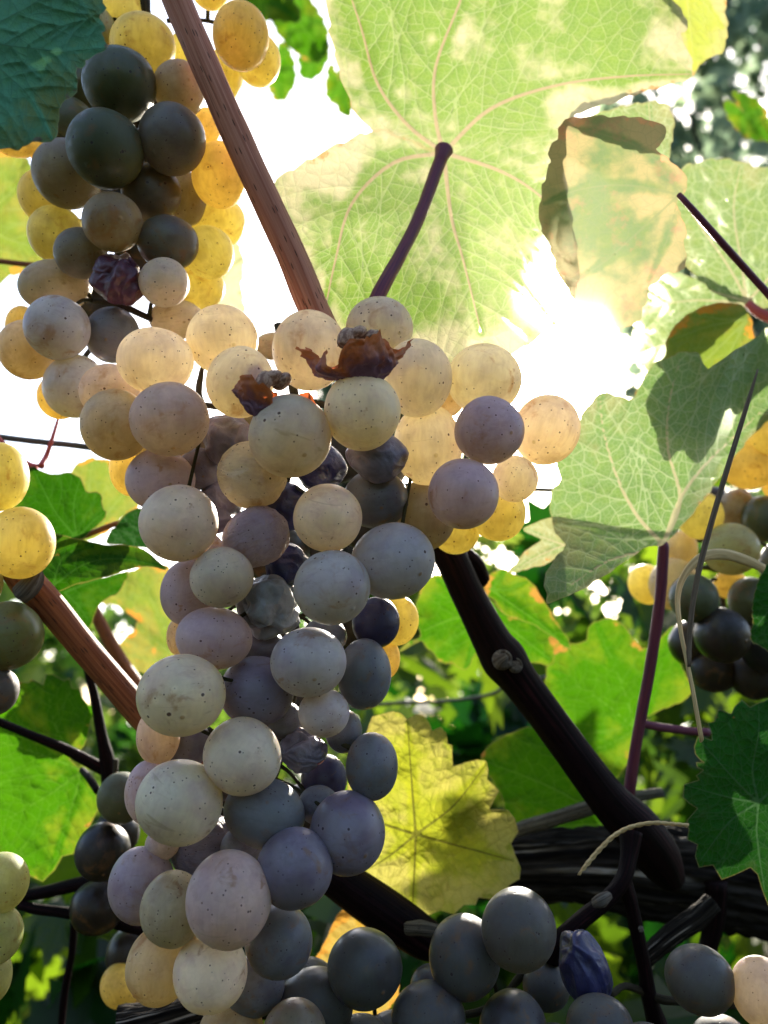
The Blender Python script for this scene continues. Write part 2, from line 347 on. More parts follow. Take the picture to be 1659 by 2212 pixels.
def leaf(name, outl, junc, tips, d0, mat, grad=(0, 0), cup=0.0, wave=(.003, 260), label=None, group=None, stalk=None, stalk_mat=None,
         teeth=(5, 42), step=9, vw=4.5, seed=1, fold=None, pucker=.0006, smooth=True, nsec=6, uvs=100.0, part_label=None):
    """outline and veins in picture units, mapped onto a curved blade at its own depth (metres)"""
    poly = outline_detail(outl, teeth, seed, smooth)
    J = np.array(junc, float); r = np.random.default_rng(seed + 5)
    prim, psegs, ssegs, slines = [], [], [], []
    for tp in tips:
        ctrl = [J] + [np.array(t, float) for t in (tp if isinstance(tp, list) else [tp])]
        if len(ctrl) == 2:
            dv = ctrl[1] - ctrl[0]; nn = np.array([-dv[1], dv[0]]) * r.uniform(-.05, .05); ctrl = [ctrl[0], ctrl[0] + dv * .5 + nn, ctrl[1]]
        L = cat(ctrl, 5); prim.append(L); w = np.linspace(vw, vw * .3, len(L))
        psegs += [(*L[i], w[i], *L[i + 1], w[i + 1]) for i in range(len(L) - 1)]
    for k, L in enumerate(prim):
        n = len(L); tot = np.sum(np.hypot(*np.diff(L, axis=0).T)); own = set()
        oth = [(*Q[i], 1, *Q[i + 1], 1) for kk, Q in enumerate(prim) if kk != k for i in range(len(Q) - 1)]
        for j in range(nsec):
            for sd_ in (-1, 1):
                f = (j + .6 + .25 * sd_ + r.uniform(-.15, .15)) / (nsec + .3) * .95 + .03
                i = f * (n - 1); i0 = min(int(i), n - 2); p0 = L[i0] + (L[i0 + 1] - L[i0]) * (i - i0)
                dv = L[i0 + 1] - L[i0]; ang = math.atan2(dv[1], dv[0]) + sd_ * math.radians(r.uniform(44, 60))
                p = p0.copy(); line = [p.copy()]; stepl = tot * .045
                for q in range(16):
                    p = p + stepl * np.array([math.cos(ang), math.sin(ang)]); ang -= sd_ * .045
                    if not pip(p[:1], p[1:2], poly)[0]: break
                    if oth and segdist(p[:1], p[1:2], oth)[0] < max(6, .45 * np.hypot(*(p - p0))): break
                    line.append(p.copy())
                if len(line) > 1:
                    slines.append(np.array(line)); w = np.linspace(vw * .42, vw * .16, len(line))
                    ssegs += [(*line[i], w[i], *line[i + 1], w[i + 1]) for i in range(len(line) - 1)]
    x0, y0 = poly.min(0); x1, y1 = poly.max(0)
    gx, gy = np.meshgrid(np.arange(x0, x1, step), np.arange(y0, y1, step * .87)); gx = gx + (np.arange(gx.shape[0]) % 2)[:, None] * step * .5
    gx = gx.ravel() + r.uniform(-.12, .12, gx.size) * step; gy = gy.ravel() + r.uniform(-.12, .12, gy.size) * step
    k = pip(gx, gy, poly); gx, gy = gx[k], gy[k]
    osegs = [(*poly[i], 1, *poly[(i + 1) % len(poly)], 1) for i in range(len(poly))]
    k = segdist(gx, gy, osegs) > step * .45; gx, gy = gx[k], gy[k]
    pts = [Vector(p) for p in poly]; ed = [(i, (i + 1) % len(poly)) for i in range(len(poly))]
    for L in prim + slines:
        b0 = len(pts); kk = 0
        for p in L:
            if pip(p[:1], p[1:2], poly)[0]: pts.append(Vector(p)); kk += 1
            else: break
        ed += [(b0 + i, b0 + i + 1) for i in range(kk - 1)]
    pts += [Vector(p) for p in zip(gx, gy)]
    V, _, Fs, *_ = geometry.delaunay_2d_cdt(pts, ed, [], 1, 1e-3)
    V = np.array([tuple(v) for v in V]); x, y = V[:, 0], V[:, 1]
    v1 = segdist(x, y, psegs); v2 = segdist(x, y, ssegs) if ssegs else np.full(len(x), 99.)
    e = segdist(x, y, osegs)
    rr = np.hypot(x - J[0], y - J[1])
    d = d0 + grad[0] * (x - J[0]) / 100 + grad[1] * (y - J[1]) / 100 + cup * (rr / 100) ** 2
    d = d + wave[0] * wob(x, y, wave[1], seed) + wave[0] * .25 * wob(x, y, wave[1] * .3, seed + 1)
    d = d + pucker * (1 - np.exp(-np.minimum(v1 * vw / 22, v2 * vw * .4 / 11)))
    if fold is not None: d = d + fold(x, y, rr)
    P3 = PN(x, y, d); Fs = [f[::-1] for f in Fs]
    n0 = np.cross(P3[Fs[0][1]] - P3[Fs[0][0]], P3[Fs[0][2]] - P3[Fs[0][0]])
    if n0 @ (np.array(CAM) - P3[Fs[0][0]]) < 0: Fs = [f[::-1] for f in Fs]
    at = dict(v1=v1, v2=v2, edge=e / 100)
    uv = np.stack([(x - J[0]) / uvs + seed * 3.1, (J[1] - y) / uvs + seed * 1.7], -1)
    jd = d[np.argmin(rr)]
    if stalk is None:
        o = link_mesh(name, P3, Fs, mat, uv=uv, attrs=at, origin=PN(*J, jd)); return tag(o, label, 'leaf', group)
    t = thing(name, P(J[0], J[1], jd), label, 'leaf', group)
    link_mesh('blade', P3, Fs, mat, t, uv=uv, attrs=at)
    st = [(J[0], J[1], jd - .0005, stalk[0][3])] + list(stalk[1:]) if stalk[0][0] is None else stalk
    tube('leaf_stalk', st, stalk_mat or B_STALK, t, lump=.06, seed=seed)
    return t
def generic(cx, cy, R, rot=0, sx=1., sy=1., seed=0, lob=.20):
    """five-lobed vine leaf outline; junction, tips"""
    r = np.random.default_rng(seed + 100); th = np.linspace(-pi * .93, pi * .93, 44)
    lobes = [0, 1.15, -1.15, 2.25, -2.25]; amp = [1.0, .92, .92, .74, .74]
    rad = np.zeros_like(th) + .42
    for l, a in zip(lobes, amp):
        rad = np.maximum(rad, a * (np.cos(np.clip((th - l) * 1.25, -pi / 2, pi / 2)) ** lob * .45 + .55 - .18 * np.abs(th - l) ))
    rad *= 1 + .05 * np.sin(th * 5 + r.uniform(0, 6)) ; rad[0] *= .75; rad[-1] *= .75
    c, s = math.cos(rot), math.sin(rot)
    def tr(a, q):
        lx, ly = math.sin(a) * q * R * sx, -math.cos(a) * q * R * sy
        return (cx + lx * c - ly * s, cy + lx * s + ly * c)
    pts = [tr(a, q) for a, q in zip(th, rad)] + [tr(pi, .06)]
    return pts, (cx, cy), [tr(l, a * .97) for l, a in zip(lobes, amp)]

# ------------------------------------------------------------------ grapes
def ico(sub):
    bm_ = __import__('bmesh').new(); __import__('bmesh').ops.create_icosphere(bm_, subdivisions=sub, radius=1)
    V = np.array([v.co[:] for v in bm_.verts]); Fs = [[v.index for v in f.verts] for f in bm_.faces]; bm_.free(); return V, Fs
IV, IF = ico(6); IV5, IF5 = ico(6)
def raw_mesh(name, V, Fs, mat, attrs):
    me = bpy.data.meshes.new(name); me.from_pydata(V.tolist(), [], Fs); me.polygons.foreach_set('use_smooth', [True] * len(me.polygons))
    for k, a in attrs.items():
        at = me.attributes.new(k, 'FLOAT', 'POINT'); at.data.foreach_set('value', np.asarray(a, np.float32))
    me.materials.append(mat); return me
GM = []
for i in range(14):
    r = np.random.default_rng(300 + i); a = r.uniform(-2.6, .4); e = r.uniform(.35, 1.25)
    n = np.array([math.cos(a) * math.cos(e), math.sin(a) * math.cos(e), math.sin(e)])
    V = IV.copy(); dot = V @ n
    lowf = sum(np.sin(V @ (r.normal(0, 1.7, 3)) + r.uniform(0, 6)) for _ in range(4)) / 4
    dist = np.arccos(np.clip(dot, -1, 1))
    V *= (1 + .034 * lowf - .03 * np.exp(-(dist / .28) ** 2) + .035 * np.exp(-(dist / .055) ** 2))[:, None]
    GM.append(raw_mesh('grape_%d' % i, V, IF, MG, dict(scar=np.exp(-(dist / .075) ** 2) * (1 if i % 3 else .3))))
def raisin_mesh(seed, amp=.34, freq=1.3, sharp=.10, mat=None, squash=(1, 1, 1)):
    V = IV5.copy(); s = Vector((seed * 3.7, seed * 1.3, seed * 7.1)); out = np.empty(len(V)); rd = np.empty(len(V))
    for i, v in enumerate(V):
        p = Vector(v)
        w = Vector((noise.noise(p * 1.1 + s), noise.noise(p * 1.1 + s + Vector((5, 1, 9))), noise.noise(p * 1.1 + s + Vector((2, 8, 4)))))
        q = p + w * .55
        rg = 1 - abs(noise.noise(q * freq + s)) * 2.2; rg2 = 1 - abs(noise.noise(q * freq * 2.3 + s)) * 2
        out[i] = 1 + amp * (noise.noise(p * 1.2 + s)) + sharp * max(rg, -.6) + sharp * .22 * rg2
        rd[i] = .5 + .35 * rg + .2 * rg2
    V = V * out[:, None] * np.array(squash) / np.median(out)
    return raw_mesh('shrivelled_%d' % seed, V, IF5, mat or MR, dict(ridge=np.clip(rd, 0, 1), scar=np.zeros(len(V))))
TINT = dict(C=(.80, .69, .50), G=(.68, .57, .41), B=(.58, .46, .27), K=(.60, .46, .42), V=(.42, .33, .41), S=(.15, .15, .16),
            N=(.025, .025, .085), A=(.80, .60, .14), Y=(.76, .68, .18), O=(.34, .34, .13), T=(.44, .44, .47), D=(.075, .088, .036), P=(.88, .80, .66), Z=(.012, .010, .012), M=(.085, .083, .076), H=(.42, .46, .17), J=(.13, .16, .035), E=(.078, .076, .070), Q=(.15, .125, .085), R=(.085, .025, .045), W=(.20, .215, .20),  # D, Z, E, M: own skin colour taken darker to stand in for shade
            L=(.205, .175, .215), U=(.26, .21, .14))  # P is a paler tint carrying the glare of the backlit grapes
CR = M.to_3x3()
def relax(g, base):
    """g rows: x,y,rx,ry,z(mm). keeps the picture place, pushes overlapping grapes apart in depth"""
    z = np.array([base + r[4] / 1000 for r in g]); n = len(g)
    for it in range(160):
        c = PN([r[0] for r in g], [r[1] for r in g], z); rad = np.array([(r[2] + r[3]) / 2 for r in g]) * z / F; mv = 0
        for i in range(n):
            for j in range(i + 1, n):
                dd = np.linalg.norm(c[i] - c[j]); need = (rad[i] + rad[j]) * .94
                if dd < need:
                    lat = math.hypot((g[i][0] - g[j][0]) * z[i] / F, (g[i][1] - g[j][1]) * z[i] / F)
                    want = math.sqrt(max(need ** 2 - lat ** 2, 0)); cur = z[j] - z[i]
                    s = 1 if (g[j][4] > g[i][4] or (g[j][4] == g[i][4] and cur >= 0)) else -1
                    push = (want - s * cur) * .25
                    if push > 0: z[i] -= s * push * .5; z[j] += s * push; mv += push
        if mv < 1e-5: break
    return z
def bunch(label, group, base, rows, stems=(), hub=None):
    z = relax(rows, base)
    k0 = hub or (np.mean([r[0] for r in rows]), min(r[1] for r in rows))
    t = thing('grape_bunch', P(k0[0], k0[1], base + .012), label, 'grape bunch', group)
    made = []
    for i, r in enumerate(rows):
        x, y, rx, ry, zz, ty = r[:6]; d = z[i]; tilt = r[6] if len(r) > 6 else random.uniform(-.5, .5) if abs(rx - ry) < 6 else 0
        kind = r[7] if len(r) > 7 else None; nm = 'grape'; lab = None; mesh = GM[random.randrange(len(GM))]
        tint = np.array(TINT[ty]) * np.random.default_rng(int(x * 7 + y)).uniform(.97, 1.03, 3) * random.uniform(.90, 1.06)
        if kind == 'w':
            nm = 'wrinkled_grape'; mesh = raisin_mesh(int(x + y) % 97, .05, 2.2, .035, MW, (1, 1, 1)); lab = 'grape with finely wrinkled skin'
        elif kind == 'r':
            nm = 'shrivelled_grape'; mesh = raisin_mesh(int(x + y) % 97, .22, 1.25, .085); lab = 'shrivelled grape drying to a raisin'
        elif kind == 'c':
            nm = 'shrivelled_grape'; mesh = raisin_mesh(int(x + y) % 97, .36, 1.35, .17); lab = 'crumpled dried grape'
        o = bpy.data.objects.new(nm, mesh); col.objects.link(o); o.parent = t; made.append(o)
        if lab: o['label'] = lab
        o.location = P(x, y, d) - t.location
        f = d / F
        view = (P(x, y, d) - CAM).normalized()
        R = (CR.to_4x4() @ Matrix.Rotation(-tilt, 4, 'Z'))
        o.rotation_euler = R.to_euler(); o.scale = (rx * f, ry * f, (rx + ry) / 2 * f)
        sub = .40 if not kind else .14
        if ty in 'AYP': sub = .54
        if ty in 'SLNDZEQ': sub = .09
        if ty in 'UOVTCG': sub = .31
        if ty in 'MJ': sub = .14
        o.color = (*np.clip(tint * .88, 0, 1), sub)
    ax = np.vstack([cat(s, 8) for s in stems])
    for i, r in enumerate(rows):
        if not (-80 < r[0] < 1740 and -80 < r[1] < 2290) or len(rows) > 200 or r[5] == 'Z' or (r[1] > 1950 and r[0] > 1200): continue
        q = ax[np.argmin(np.hypot(ax[:, 0] - r[0], (ax[:, 1] - r[1] + 40) * .8))]
        x0, y0, d0 = r[0] + (q[0] - r[0]) * .25, r[1] - r[3] * .55, z[i] + .35 * r[2] * z[i] / F
        PED = [None]; PED[0] = tube('pedicel', [(x0, y0, d0, 6.5), (x0 + (q[0] - x0) * .2, y0 + (q[1] - y0) * .2, d0 + .002, 4.2), (x0 + (q[0] - x0) * .6, y0 + (q[1] - y0) * .55 - 10, (d0 + q[2]) / 2 + .002, 4), (q[0], q[1], q[2], 5)], B_PED, t, sub=3, ring=8); pd = PED[0]; pd.parent = made[i]; pd.matrix_parent_inverse = Matrix.LocRotScale(made[i].location, made[i].rotation_euler, made[i].scale).inverted()
    for s in stems: tube('bunch_stem', s, B_STEM, t, lump=.18, seed=len(s))
    return t

_b = NB('grape_seed_coat'); M_SEED = _b.done(_b.n('BsdfPrincipled', {'Base Color': _b.mix(_b.ss(_b.noise(_b.n('TexCoord').outputs['Object'], 2.5, 4).outputs[0], .4, .6), (.20, .085, .045), (.42, .24, .15)), 'Roughness': .5}).outputs[0])
def husk(t, x, y, d, rx, ry, seed, rot=0.0, label='torn open dried grape skin'):
    nu, nv = 96, 34; V = []; rim = []; s = Vector((seed * 5.1, seed * 2.3, 0))
    for j in range(nv):
        v = j / (nv - 1)
        for i in range(nu):
            u = 2 * pi * i / nu
            jag = .74 + .55 * noise.noise(Vector((math.cos(u) * 1.1, math.sin(u) * 1.1, seed))) + .16 * noise.noise(Vector((math.cos(u) * 3.2, math.sin(u) * 3.2, seed + 4))) + .07 * noise.noise(Vector((math.cos(u) * 9, math.sin(u) * 9, seed + 7)))
            vv = v * max(.35, jag) * 1.15; th = vv * pi * .62
            rr = math.sin(min(th, 1.7)) * (1 + .25 * max(0, v - .7) / .3 * math.sin(u * 3 + seed)); yy = -math.cos(th)
            p = Vector((rr * math.cos(u), yy, rr * math.sin(u)))
            cr = .26 * noise.noise(p * 1.5 + s) + .10 * (1 - abs(noise.noise(p * 4.5 + s)) * 2)
            p = p * (1 + cr)
            q = CR @ (Matrix.Rotation(rot, 3, 'Z') @ Vector((p.x * rx * d / F, p.y * ry * d / F, p.z * rx * .6 * d / F)))
            V.append(P(x, y, d) + q); rim.append(v)
    Fs = [(j * nu + i, j * nu + (i + 1) % nu, (j + 1) * nu + (i + 1) % nu, (j + 1) * nu + i) for j in range(nv - 1) for i in range(nu)]
    o = link_mesh('torn_skin', V, Fs, MH, t, attrs=dict(rim=rim)); o['label'] = label
    for k in range(3):
        me = raisin_mesh(60 + k + seed, .10, 1.2, .03, M_SEED); so = bpy.data.objects.new('grape_seed', me); col.objects.link(so); so.parent = t
        so.location = P(x + (k - 1) * rx * .26 + 8, y - ry * (.30 + .12 * (k % 2)), d - .002 + .0015 * k) - t.location
        so.rotation_euler = (k, .5, k * 2.1); so.scale = (.0021, .0017, .0028); so.color = (.15, .08, .05, .2)
    return o

MAIN = [
 # shoulder on the right
 (820,710,72,68,14,'P'),(668,758,80,86,9,'P'),(782,888,83,84,-8,'C'),(900,818,76,84,8,'P'),(1045,820,80,76,14,'P'),
 (1056,930,75,74,2,'V'),(1180,928,72,76,16,'P'),(1002,1066,76,76,0,'V'),(924,962,74,88,16,'P'),(1112,1034,50,50,12,'P'),
 (1076,1108,60,62,27,'Y'),(918,1112,66,76,19,'U'),(985,1145,52,54,34,'Y'),
 # middle
 (628,942,88,90,-9,'G'),(812,985,66,54,4,'L',.15,'r'),(812,1078,70,64,10,'S'),(709,1118,74,73,-5,'C'),(850,1212,91,82,-1,'T',-.25),
 (717,1270,83,80,-9,'T'),(545,1026,75,72,0,'C',.2,'w'),(618,1098,62,52,12,'N',.3,'r'),(553,1160,73,66,-3,'V',-.45,'w'),
 (480,1248,68,66,-7,'G'),(386,1130,85,84,-6,'C'),(405,1281,58,72,3,'V'),(462,1378,83,66,-4,'V',.15),(580,1310,66,66,5,'W',.3,'c'),
 (385,1375,24,40,10,'B'),(666,1430,82,75,-8,'T'),(392,1501,94,88,-13,'C'),(556,1492,80,74,2,'L'),(787,1457,58,77,4,'S'),
 (812,1345,52,56,11,'N'),(856,1340,48,54,26,'Y'),(832,1422,32,44,26,'A'),(700,1540,55,51,-4,'T'),(742,1580,40,46,8,'S'),
 (655,1622,48,42,5,'L',.3,'c'),(804,1655,56,71,0,'S'),(700,1682,50,52,11,'N'),(523,1633,85,81,-9,'C'),
 # lower
 (388,1733,92,88,-13,'C'),(325,1712,52,70,-2,'V'),(342,1590,46,62,3,'K'),(400,1605,54,54,8,'L'),(571,1756,90,72,-3,'S',.3),
 (751,1799,82,89,-6,'L'),(637,1876,82,84,-9,'L'),(445,1828,78,66,4,'L',0,'w'),(352,1822,38,36,3,'K'),
 (306,1912,70,79,-3,'V'),(494,1942,92,100,-17,'K'),(374,1963,70,78,-9,'B'),(345,2086,70,78,-7,'B'),(455,2100,78,80,-13,'C'),
 (602,2032,72,76,-3,'S'),(548,2130,66,60,6,'S'),
 # shoulder on the left
 (336,780,81,72,-2,'P'),(480,734,77,74,4,'P'),(367,907,84,80,-8,'K'),(250,918,73,78,0,'B'),(240,848,66,62,8,'K'),
 (519,826,73,77,1,'P'),(345,1037,74,68,3,'V'),(430,1013,46,46,4,'L'),(492,948,55,58,4,'L',.2,'r'),(282,1015,44,56,16,'A'),
 # between
 (690,1010,56,52,13,'N',.3,'r'),(470,1095,50,54,10,'L',.8,'r'),(620,1220,50,46,10,'N',.2,'r'),(560,1400,56,44,9,'S'),(700,1375,50,40,10,'S'),(610,1555,44,40,9,'S'),(480,1690,46,40,6,'L'),(690,1740,46,42,6,'S'),(520,1830,44,40,2,'S'),
 (850,1110,44,44,24,'B'),(960,860,44,44,26,'B'),(420,960,44,40,12,'U'),(330,960,44,40,14,'B'),(560,905,50,44,10,'U'),(445,1190,40,40,10,'V'),(840,1010,40,40,22,'S'),
 (735,985,60,60,46,'Z'),(670,1190,60,60,46,'Z'),(750,1350,60,60,44,'Z'),(790,1130,60,60,46,'Z'),(560,1010,60,60,46,'Z'),(600,1480,60,60,46,'Z'),(480,1230,60,60,40,'Z'),(780,960,50,50,46,'Z'),  # black grapes added behind to block the sky gaps
 # inside and far side, black grapes added to darken the gaps
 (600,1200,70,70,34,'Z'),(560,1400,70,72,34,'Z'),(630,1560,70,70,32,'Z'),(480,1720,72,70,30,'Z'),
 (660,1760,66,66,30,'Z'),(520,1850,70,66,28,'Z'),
]
BACK = [
 (258,182,78,74,-5,'D'),(389,192,57,58,2,'U'),(228,322,80,82,-9,'D'),(372,301,71,74,-4,'Q'),(308,100,70,64,10,'Y'),(262,34,52,68,18,'Y'),
 (145,375,73,71,4,'U'),(326,418,64,62,5,'Q'),(404,430,42,56,13,'U'),(474,379,60,70,13,'A'),(446,275,32,40,17,'A'),(243,480,64,62,-3,'U'),
 (363,525,65,58,-1,'Q'),(175,547,55,54,-1,'U'),(120,618,77,56,1,'B',-.1),(256,605,54,58,-3,'R',.4,'c'),(355,611,53,52,-5,'G'),
 (98,425,56,58,15,'Y'),(122,506,60,60,12,'Y'),(468,480,62,56,18,'Y'),(450,545,54,58,12,'Y'),(425,620,60,52,16,'Y'),(124,708,68,68,-7,'T'),
 (243,724,57,60,4,'S'),(62,755,62,64,4,'B'),(162,836,65,69,0,'T'),(128,858,46,48,16,'A'),(520,78,61,68,12,'A'),(558,130,48,54,24,'Y'),
 (488,160,38,56,26,'Y'),(455,-28,44,46,16,'Y'),(400,120,34,50,26,'Y'),(225,70,22,46,14,'O'),(38,310,48,28,8,'A'),(100,330,34,34,14,'A'),
 (48,705,34,44,20,'A'),(382,690,60,42,14,'G'),(590,748,40,30,26,'B',0,'w'),(310,330,60,60,30,'Z'),(260,440,60,60,30,'Z'),(310,560,60,60,30,'Z'),
 (200,640,60,60,28,'Z'),(180,190,50,50,22,'D'),(330,230,56,56,28,'Z'),(150,270,60,56,18,'D'),
]
LEFT = [(-2,1030,60,76,0,'Y'),(44,1172,71,77,-3,'Y'),(18,1374,72,74,3,'J'),(-14,1492,52,52,0,'E'),(-60,1110,60,60,10,'Y'),(-70,1260,70,70,5,'O'),
        (-70,1400,70,70,8,'O'),(-55,970,50,50,8,'A')]
LOWL = [(3,1906,56,62,-2,'H'),(-16,2020,62,62,-4,'H'),(-28,2110,50,60,0,'H'),(-80,1960,60,60,8,'G'),(-90,2070,60,60,8,'O')]
LOWER = [(787,2090,81,79,0,'E'),(682,2172,82,74,2,'E'),(660,2120,66,46,14,'E'),(500,2232,70,68,-2,'U'),(635,2236,70,72,-6,'U'),
         (1004,2066,76,86,2,'E'),(1120,2008,80,84,-7,'M'),(926,2202,80,74,-4,'M'),(1108,2222,74,76,-2,'E'),(1262,2092,50,82,8,'N',-.35,'r'),
         (1297,2222,72,66,-5,'M'),(1512,2117,72,69,-2,'M'),(1644,2142,62,70,-6,'K'),(855,2260,70,66,12,'E'),(1010,2290,70,66,10,'E'),
         (1200,2290,70,70,10,'E'),(1400,2290,70,70,6,'E'),(780,2270,70,70,8,'E'),(1560,2270,70,70,6,'E'),(930,2130,44,44,24,'E'),(1180,2130,50,50,26,'E')]
RIGHT = [(1618,1000,62,56,0,'A'),(1664,930,44,54,-4,'A'),(1512,1112,48,52,4,'Y'),(1578,1186,60,57,-4,'O'),(1470,1186,36,40,12,'B'),
         (1456,1262,52,56,8,'B'),(1398,1262,40,44,14,'Y'),(1592,1100,38,44,14,'U'),(1650,1120,44,50,6,'D'),(1578,1262,36,32,12,'A'),
         (1498,1292,52,52,6,'D'),(1560,1372,58,60,2,'Z'),(1625,1300,50,54,8,'D'),(1618,1378,44,54,16,'A'),(1650,1400,48,54,8,'Z'),(1490,1390,44,50,14,'Z'),
         (1700,1040,50,50,6,'A'),(1700,1220,56,56,4,'D'),(1540,1090,40,40,20,'Z'),(1540,1450,50,46,12,'Z'),(1630,1460,54,50,10,'Z'),(1680,1330,50,50,14,'Z')]
DARKB = [(262,1724,50,54,0,'D'),(222,1840,58,60,0,'Z'),(262,2128,42,46,6,'A'),(280,2060,50,54,6,'Z'),(210,1960,56,56,6,'Z'),(250,1800,50,50,10,'Z'),(320,2160,50,44,14,'U')]  # shadowed bunch, its shade carried by the near-black tints

tb = bunch('big central grape bunch of pale cream and slate violet grapes hanging nearest the camera', 'grape bunches on the vine', .205, MAIN,
      stems=[[(600,700,.225,9),(640,900,.222,11),(600,1150,.222,11),(640,1400,.222,10),(600,1650,.22,9),(500,1900,.215,8),(450,2060,.21,5)],
             [(640,860,.223,8),(800,900,.224,7),(960,960,.226,6),(1080,1000,.226,4)],[(640,900,.223,8),(480,880,.22,7),(340,860,.218,5)],
             [(436,800,.214,6),(430,850,.212,7),(445,890,.212,5)]], hub=(600, 700))
husk(tb, 766, 752, .1935, 100, 72, 3, .05, 'torn open dried grape skin, orange brown at its rim')
husk(tb, 582, 842, .1915, 76, 60, 8, -.35, 'dark red torn dried grape skin')
bunch('upper left grape bunch behind the brown cane, dark grapes in front, yellow ones beside', 'grape bunches on the vine', .228, BACK,
      stems=[[(312,-20,.246,11),(314,20,.246,11),(320,110,.25,10),(280,300,.25,10),(260,520,.248,9),(240,680,.245,7),(170,790,.24,5)],
             [(360,45,.25,5),(440,44,.252,4),(500,60,.25,5)],[(200,650,.236,6),(260,660,.234,7),(330,690,.236,7)]], hub=(312, -20))
bunch('small group of glossy yellow green grapes cut by the left edge at mid height', 'grape bunches on the vine', .225, LEFT,
      stems=[[(-60,900,.24,7),(-40,1100,.245,7),(-40,1400,.245,5)]], hub=(-60, 900))
bunch('green grapes stacked at the left edge near the bottom corner', 'grape bunches on the vine', .215, LOWL,
      stems=[[(-90,1850,.23,6),(-60,2000,.235,6),(-60,2120,.235,4)]], hub=(-90, 1850))
bunch('shaded slate grey grape bunch along the bottom edge', 'grape bunches on the vine', .21, LOWER,
      stems=[[(1150,2080,.24,8),(1050,2180,.24,8),(900,2200,.236,7),(760,2230,.232,5)]], hub=(1150, 2080))
bunch('distant dark grape bunch under the pale right hand leaf, amber at its top', 'grape bunches on the vine', .30, RIGHT,
      stems=[[(1640,880,.315,5),(1600,1060,.32,6),(1560,1260,.32,6),(1590,1440,.318,4)]], hub=(1640, 880))
bunch('nearly black shaded grape bunch left of the big central bunch', 'grape bunches on the vine', .26, DARKB,
      stems=[[(250,1640,.275,6),(250,1900,.28,7),(270,2100,.275,5)]], hub=(250, 1640))

# ------------------------------------------------------------------ leaves, near ones traced
# big leaf top right, seen from below against the light
def v1fold(x, y, rr):
    lower = np.clip(((y - 328) * 1.0 + (x - 958) * .12) / 120, 0, 1) * np.clip((1010 - x) / 160, 0, 1)
    return -.010 * lower + .012 * np.clip((x - 1200) / 300, 0, 1) ** 2
leaf('vine_leaf', [(958,330),(930,318),(890,303),(850,290),(826,280),(800,277),(770,240),(746,190),(730,140),(722,100),(716,60),(708,10),(712,-60),(800,-150),(960,-190),(1150,-180),(1320,-120),(1420,-30),
  (1482,42),(1470,80),(1496,160),(1440,182),(1380,200),(1310,222),(1240,250),(1228,300),(1216,380),(1230,470),(1246,560),(1240,640),(1190,705),(1090,770),(960,800),(850,800),(740,770),(690,690),(650,580),(610,480),(590,400),
  (640,364),(700,330),(760,302),(812,284),(850,292),(900,316),(940,334)],
  (958,330), [[(940,250),(942,140),(1002,-20),(1040,-170)],[(880,270),(815,180),(780,60),(740,-60)],[(1060,235),(1200,185),(1350,165),(1490,160)],[(1070,365),(1150,410),(1225,480)],[(850,352),(760,440),(725,560),(700,680)],[(975,470),(1000,560),(1040,720)]],
  .262, L_PALE, grad=(.0015, -.003), cup=-.0004, wave=(.003, 420), fold=v1fold, teeth=(6, 60), step=8, vw=5.4, seed=2, nsec=7,
  label='largest pale green leaf at the top, seen from below with its purple stalk', group='vine leaves',
  stalk=[(959,324,.2605,20),(953,342,.2585,15),(943,368,.257,14),(905,470,.248,14),(860,560,.238,15),(812,650,.229,17),(760,790,.226,18)], stalk_mat=B_STALK)
leaf('vine_leaf', [(1216,262),(1260,254),(1320,254),(1390,257),(1440,284),(1416,320),(1450,350),(1470,370),(1484,402),(1458,440),(1478,486),(1476,530),(1480,576),(1440,588),(1400,620),(1392,650),(1370,700),(1310,700),(1262,672),(1236,640),(1205,580),(1185,520),
  (1166,480),(1170,430),(1178,390),(1190,350),(1186,330),(1205,300)], (1468,420), [[(1400,330),(1300,290),(1225,275)],[(1350,400),(1250,410),(1175,440)],[(1380,500),(1300,570),(1230,610)],[(1440,520),(1400,610)]],
  .238, L_SICK, grad=(-.003, .003), wave=(.0008, 400), teeth=(5, 46), step=7, vw=3.2, pucker=0, seed=3, label='olive leaf blotched yellow and rusty, hanging over the right part of the largest leaf', group='vine leaves',
  stalk=[(1466,420,.2375,6),(1490,446,.2365,7),(1560,525,.24,8),(1620,592,.246,8),(1700,680,.25,8)], stalk_mat=B_STALK)
leaf('vine_leaf', [(1615,652),(1580,640),(1530,610),(1480,596),(1440,590),(1395,640),(1372,690),(1370,740),(1400,800),(1450,800),(1520,740),(1570,690)] , (1615,655), [(1400,660),(1390,760),(1500,600)], .33, L_PALE2, grad=(0,0), teeth=(4,40), seed=41, step=9, vw=3,
  label='pale leaf lobe just above the shaded round leaf at right', group='vine leaves')
leaf('vine_leaf', [(1612,655),(1560,640),(1490,580),(1455,500),(1450,420),(1470,370),(1510,352),(1570,345),(1630,362),(1690,372),(1760,420),(1800,560),(1740,640),(1660,665)], (1615,652),
  [[(1600,560),(1585,450),(1600,360)],[(1570,570),(1500,470),(1465,400)],[(1530,625),(1470,590)],[(1700,560),(1780,500)]], .322, L_PALE2, wave=(.003,200), teeth=(5,44), seed=4, step=8, vw=3.4,
  label='bright veined leaf at the right edge behind the thin purple stalk', group='vine leaves',
  stalk=[(1615,655,.32,9),(1640,675,.318,11),(1700,705,.315,12)], stalk_mat=B_RED)
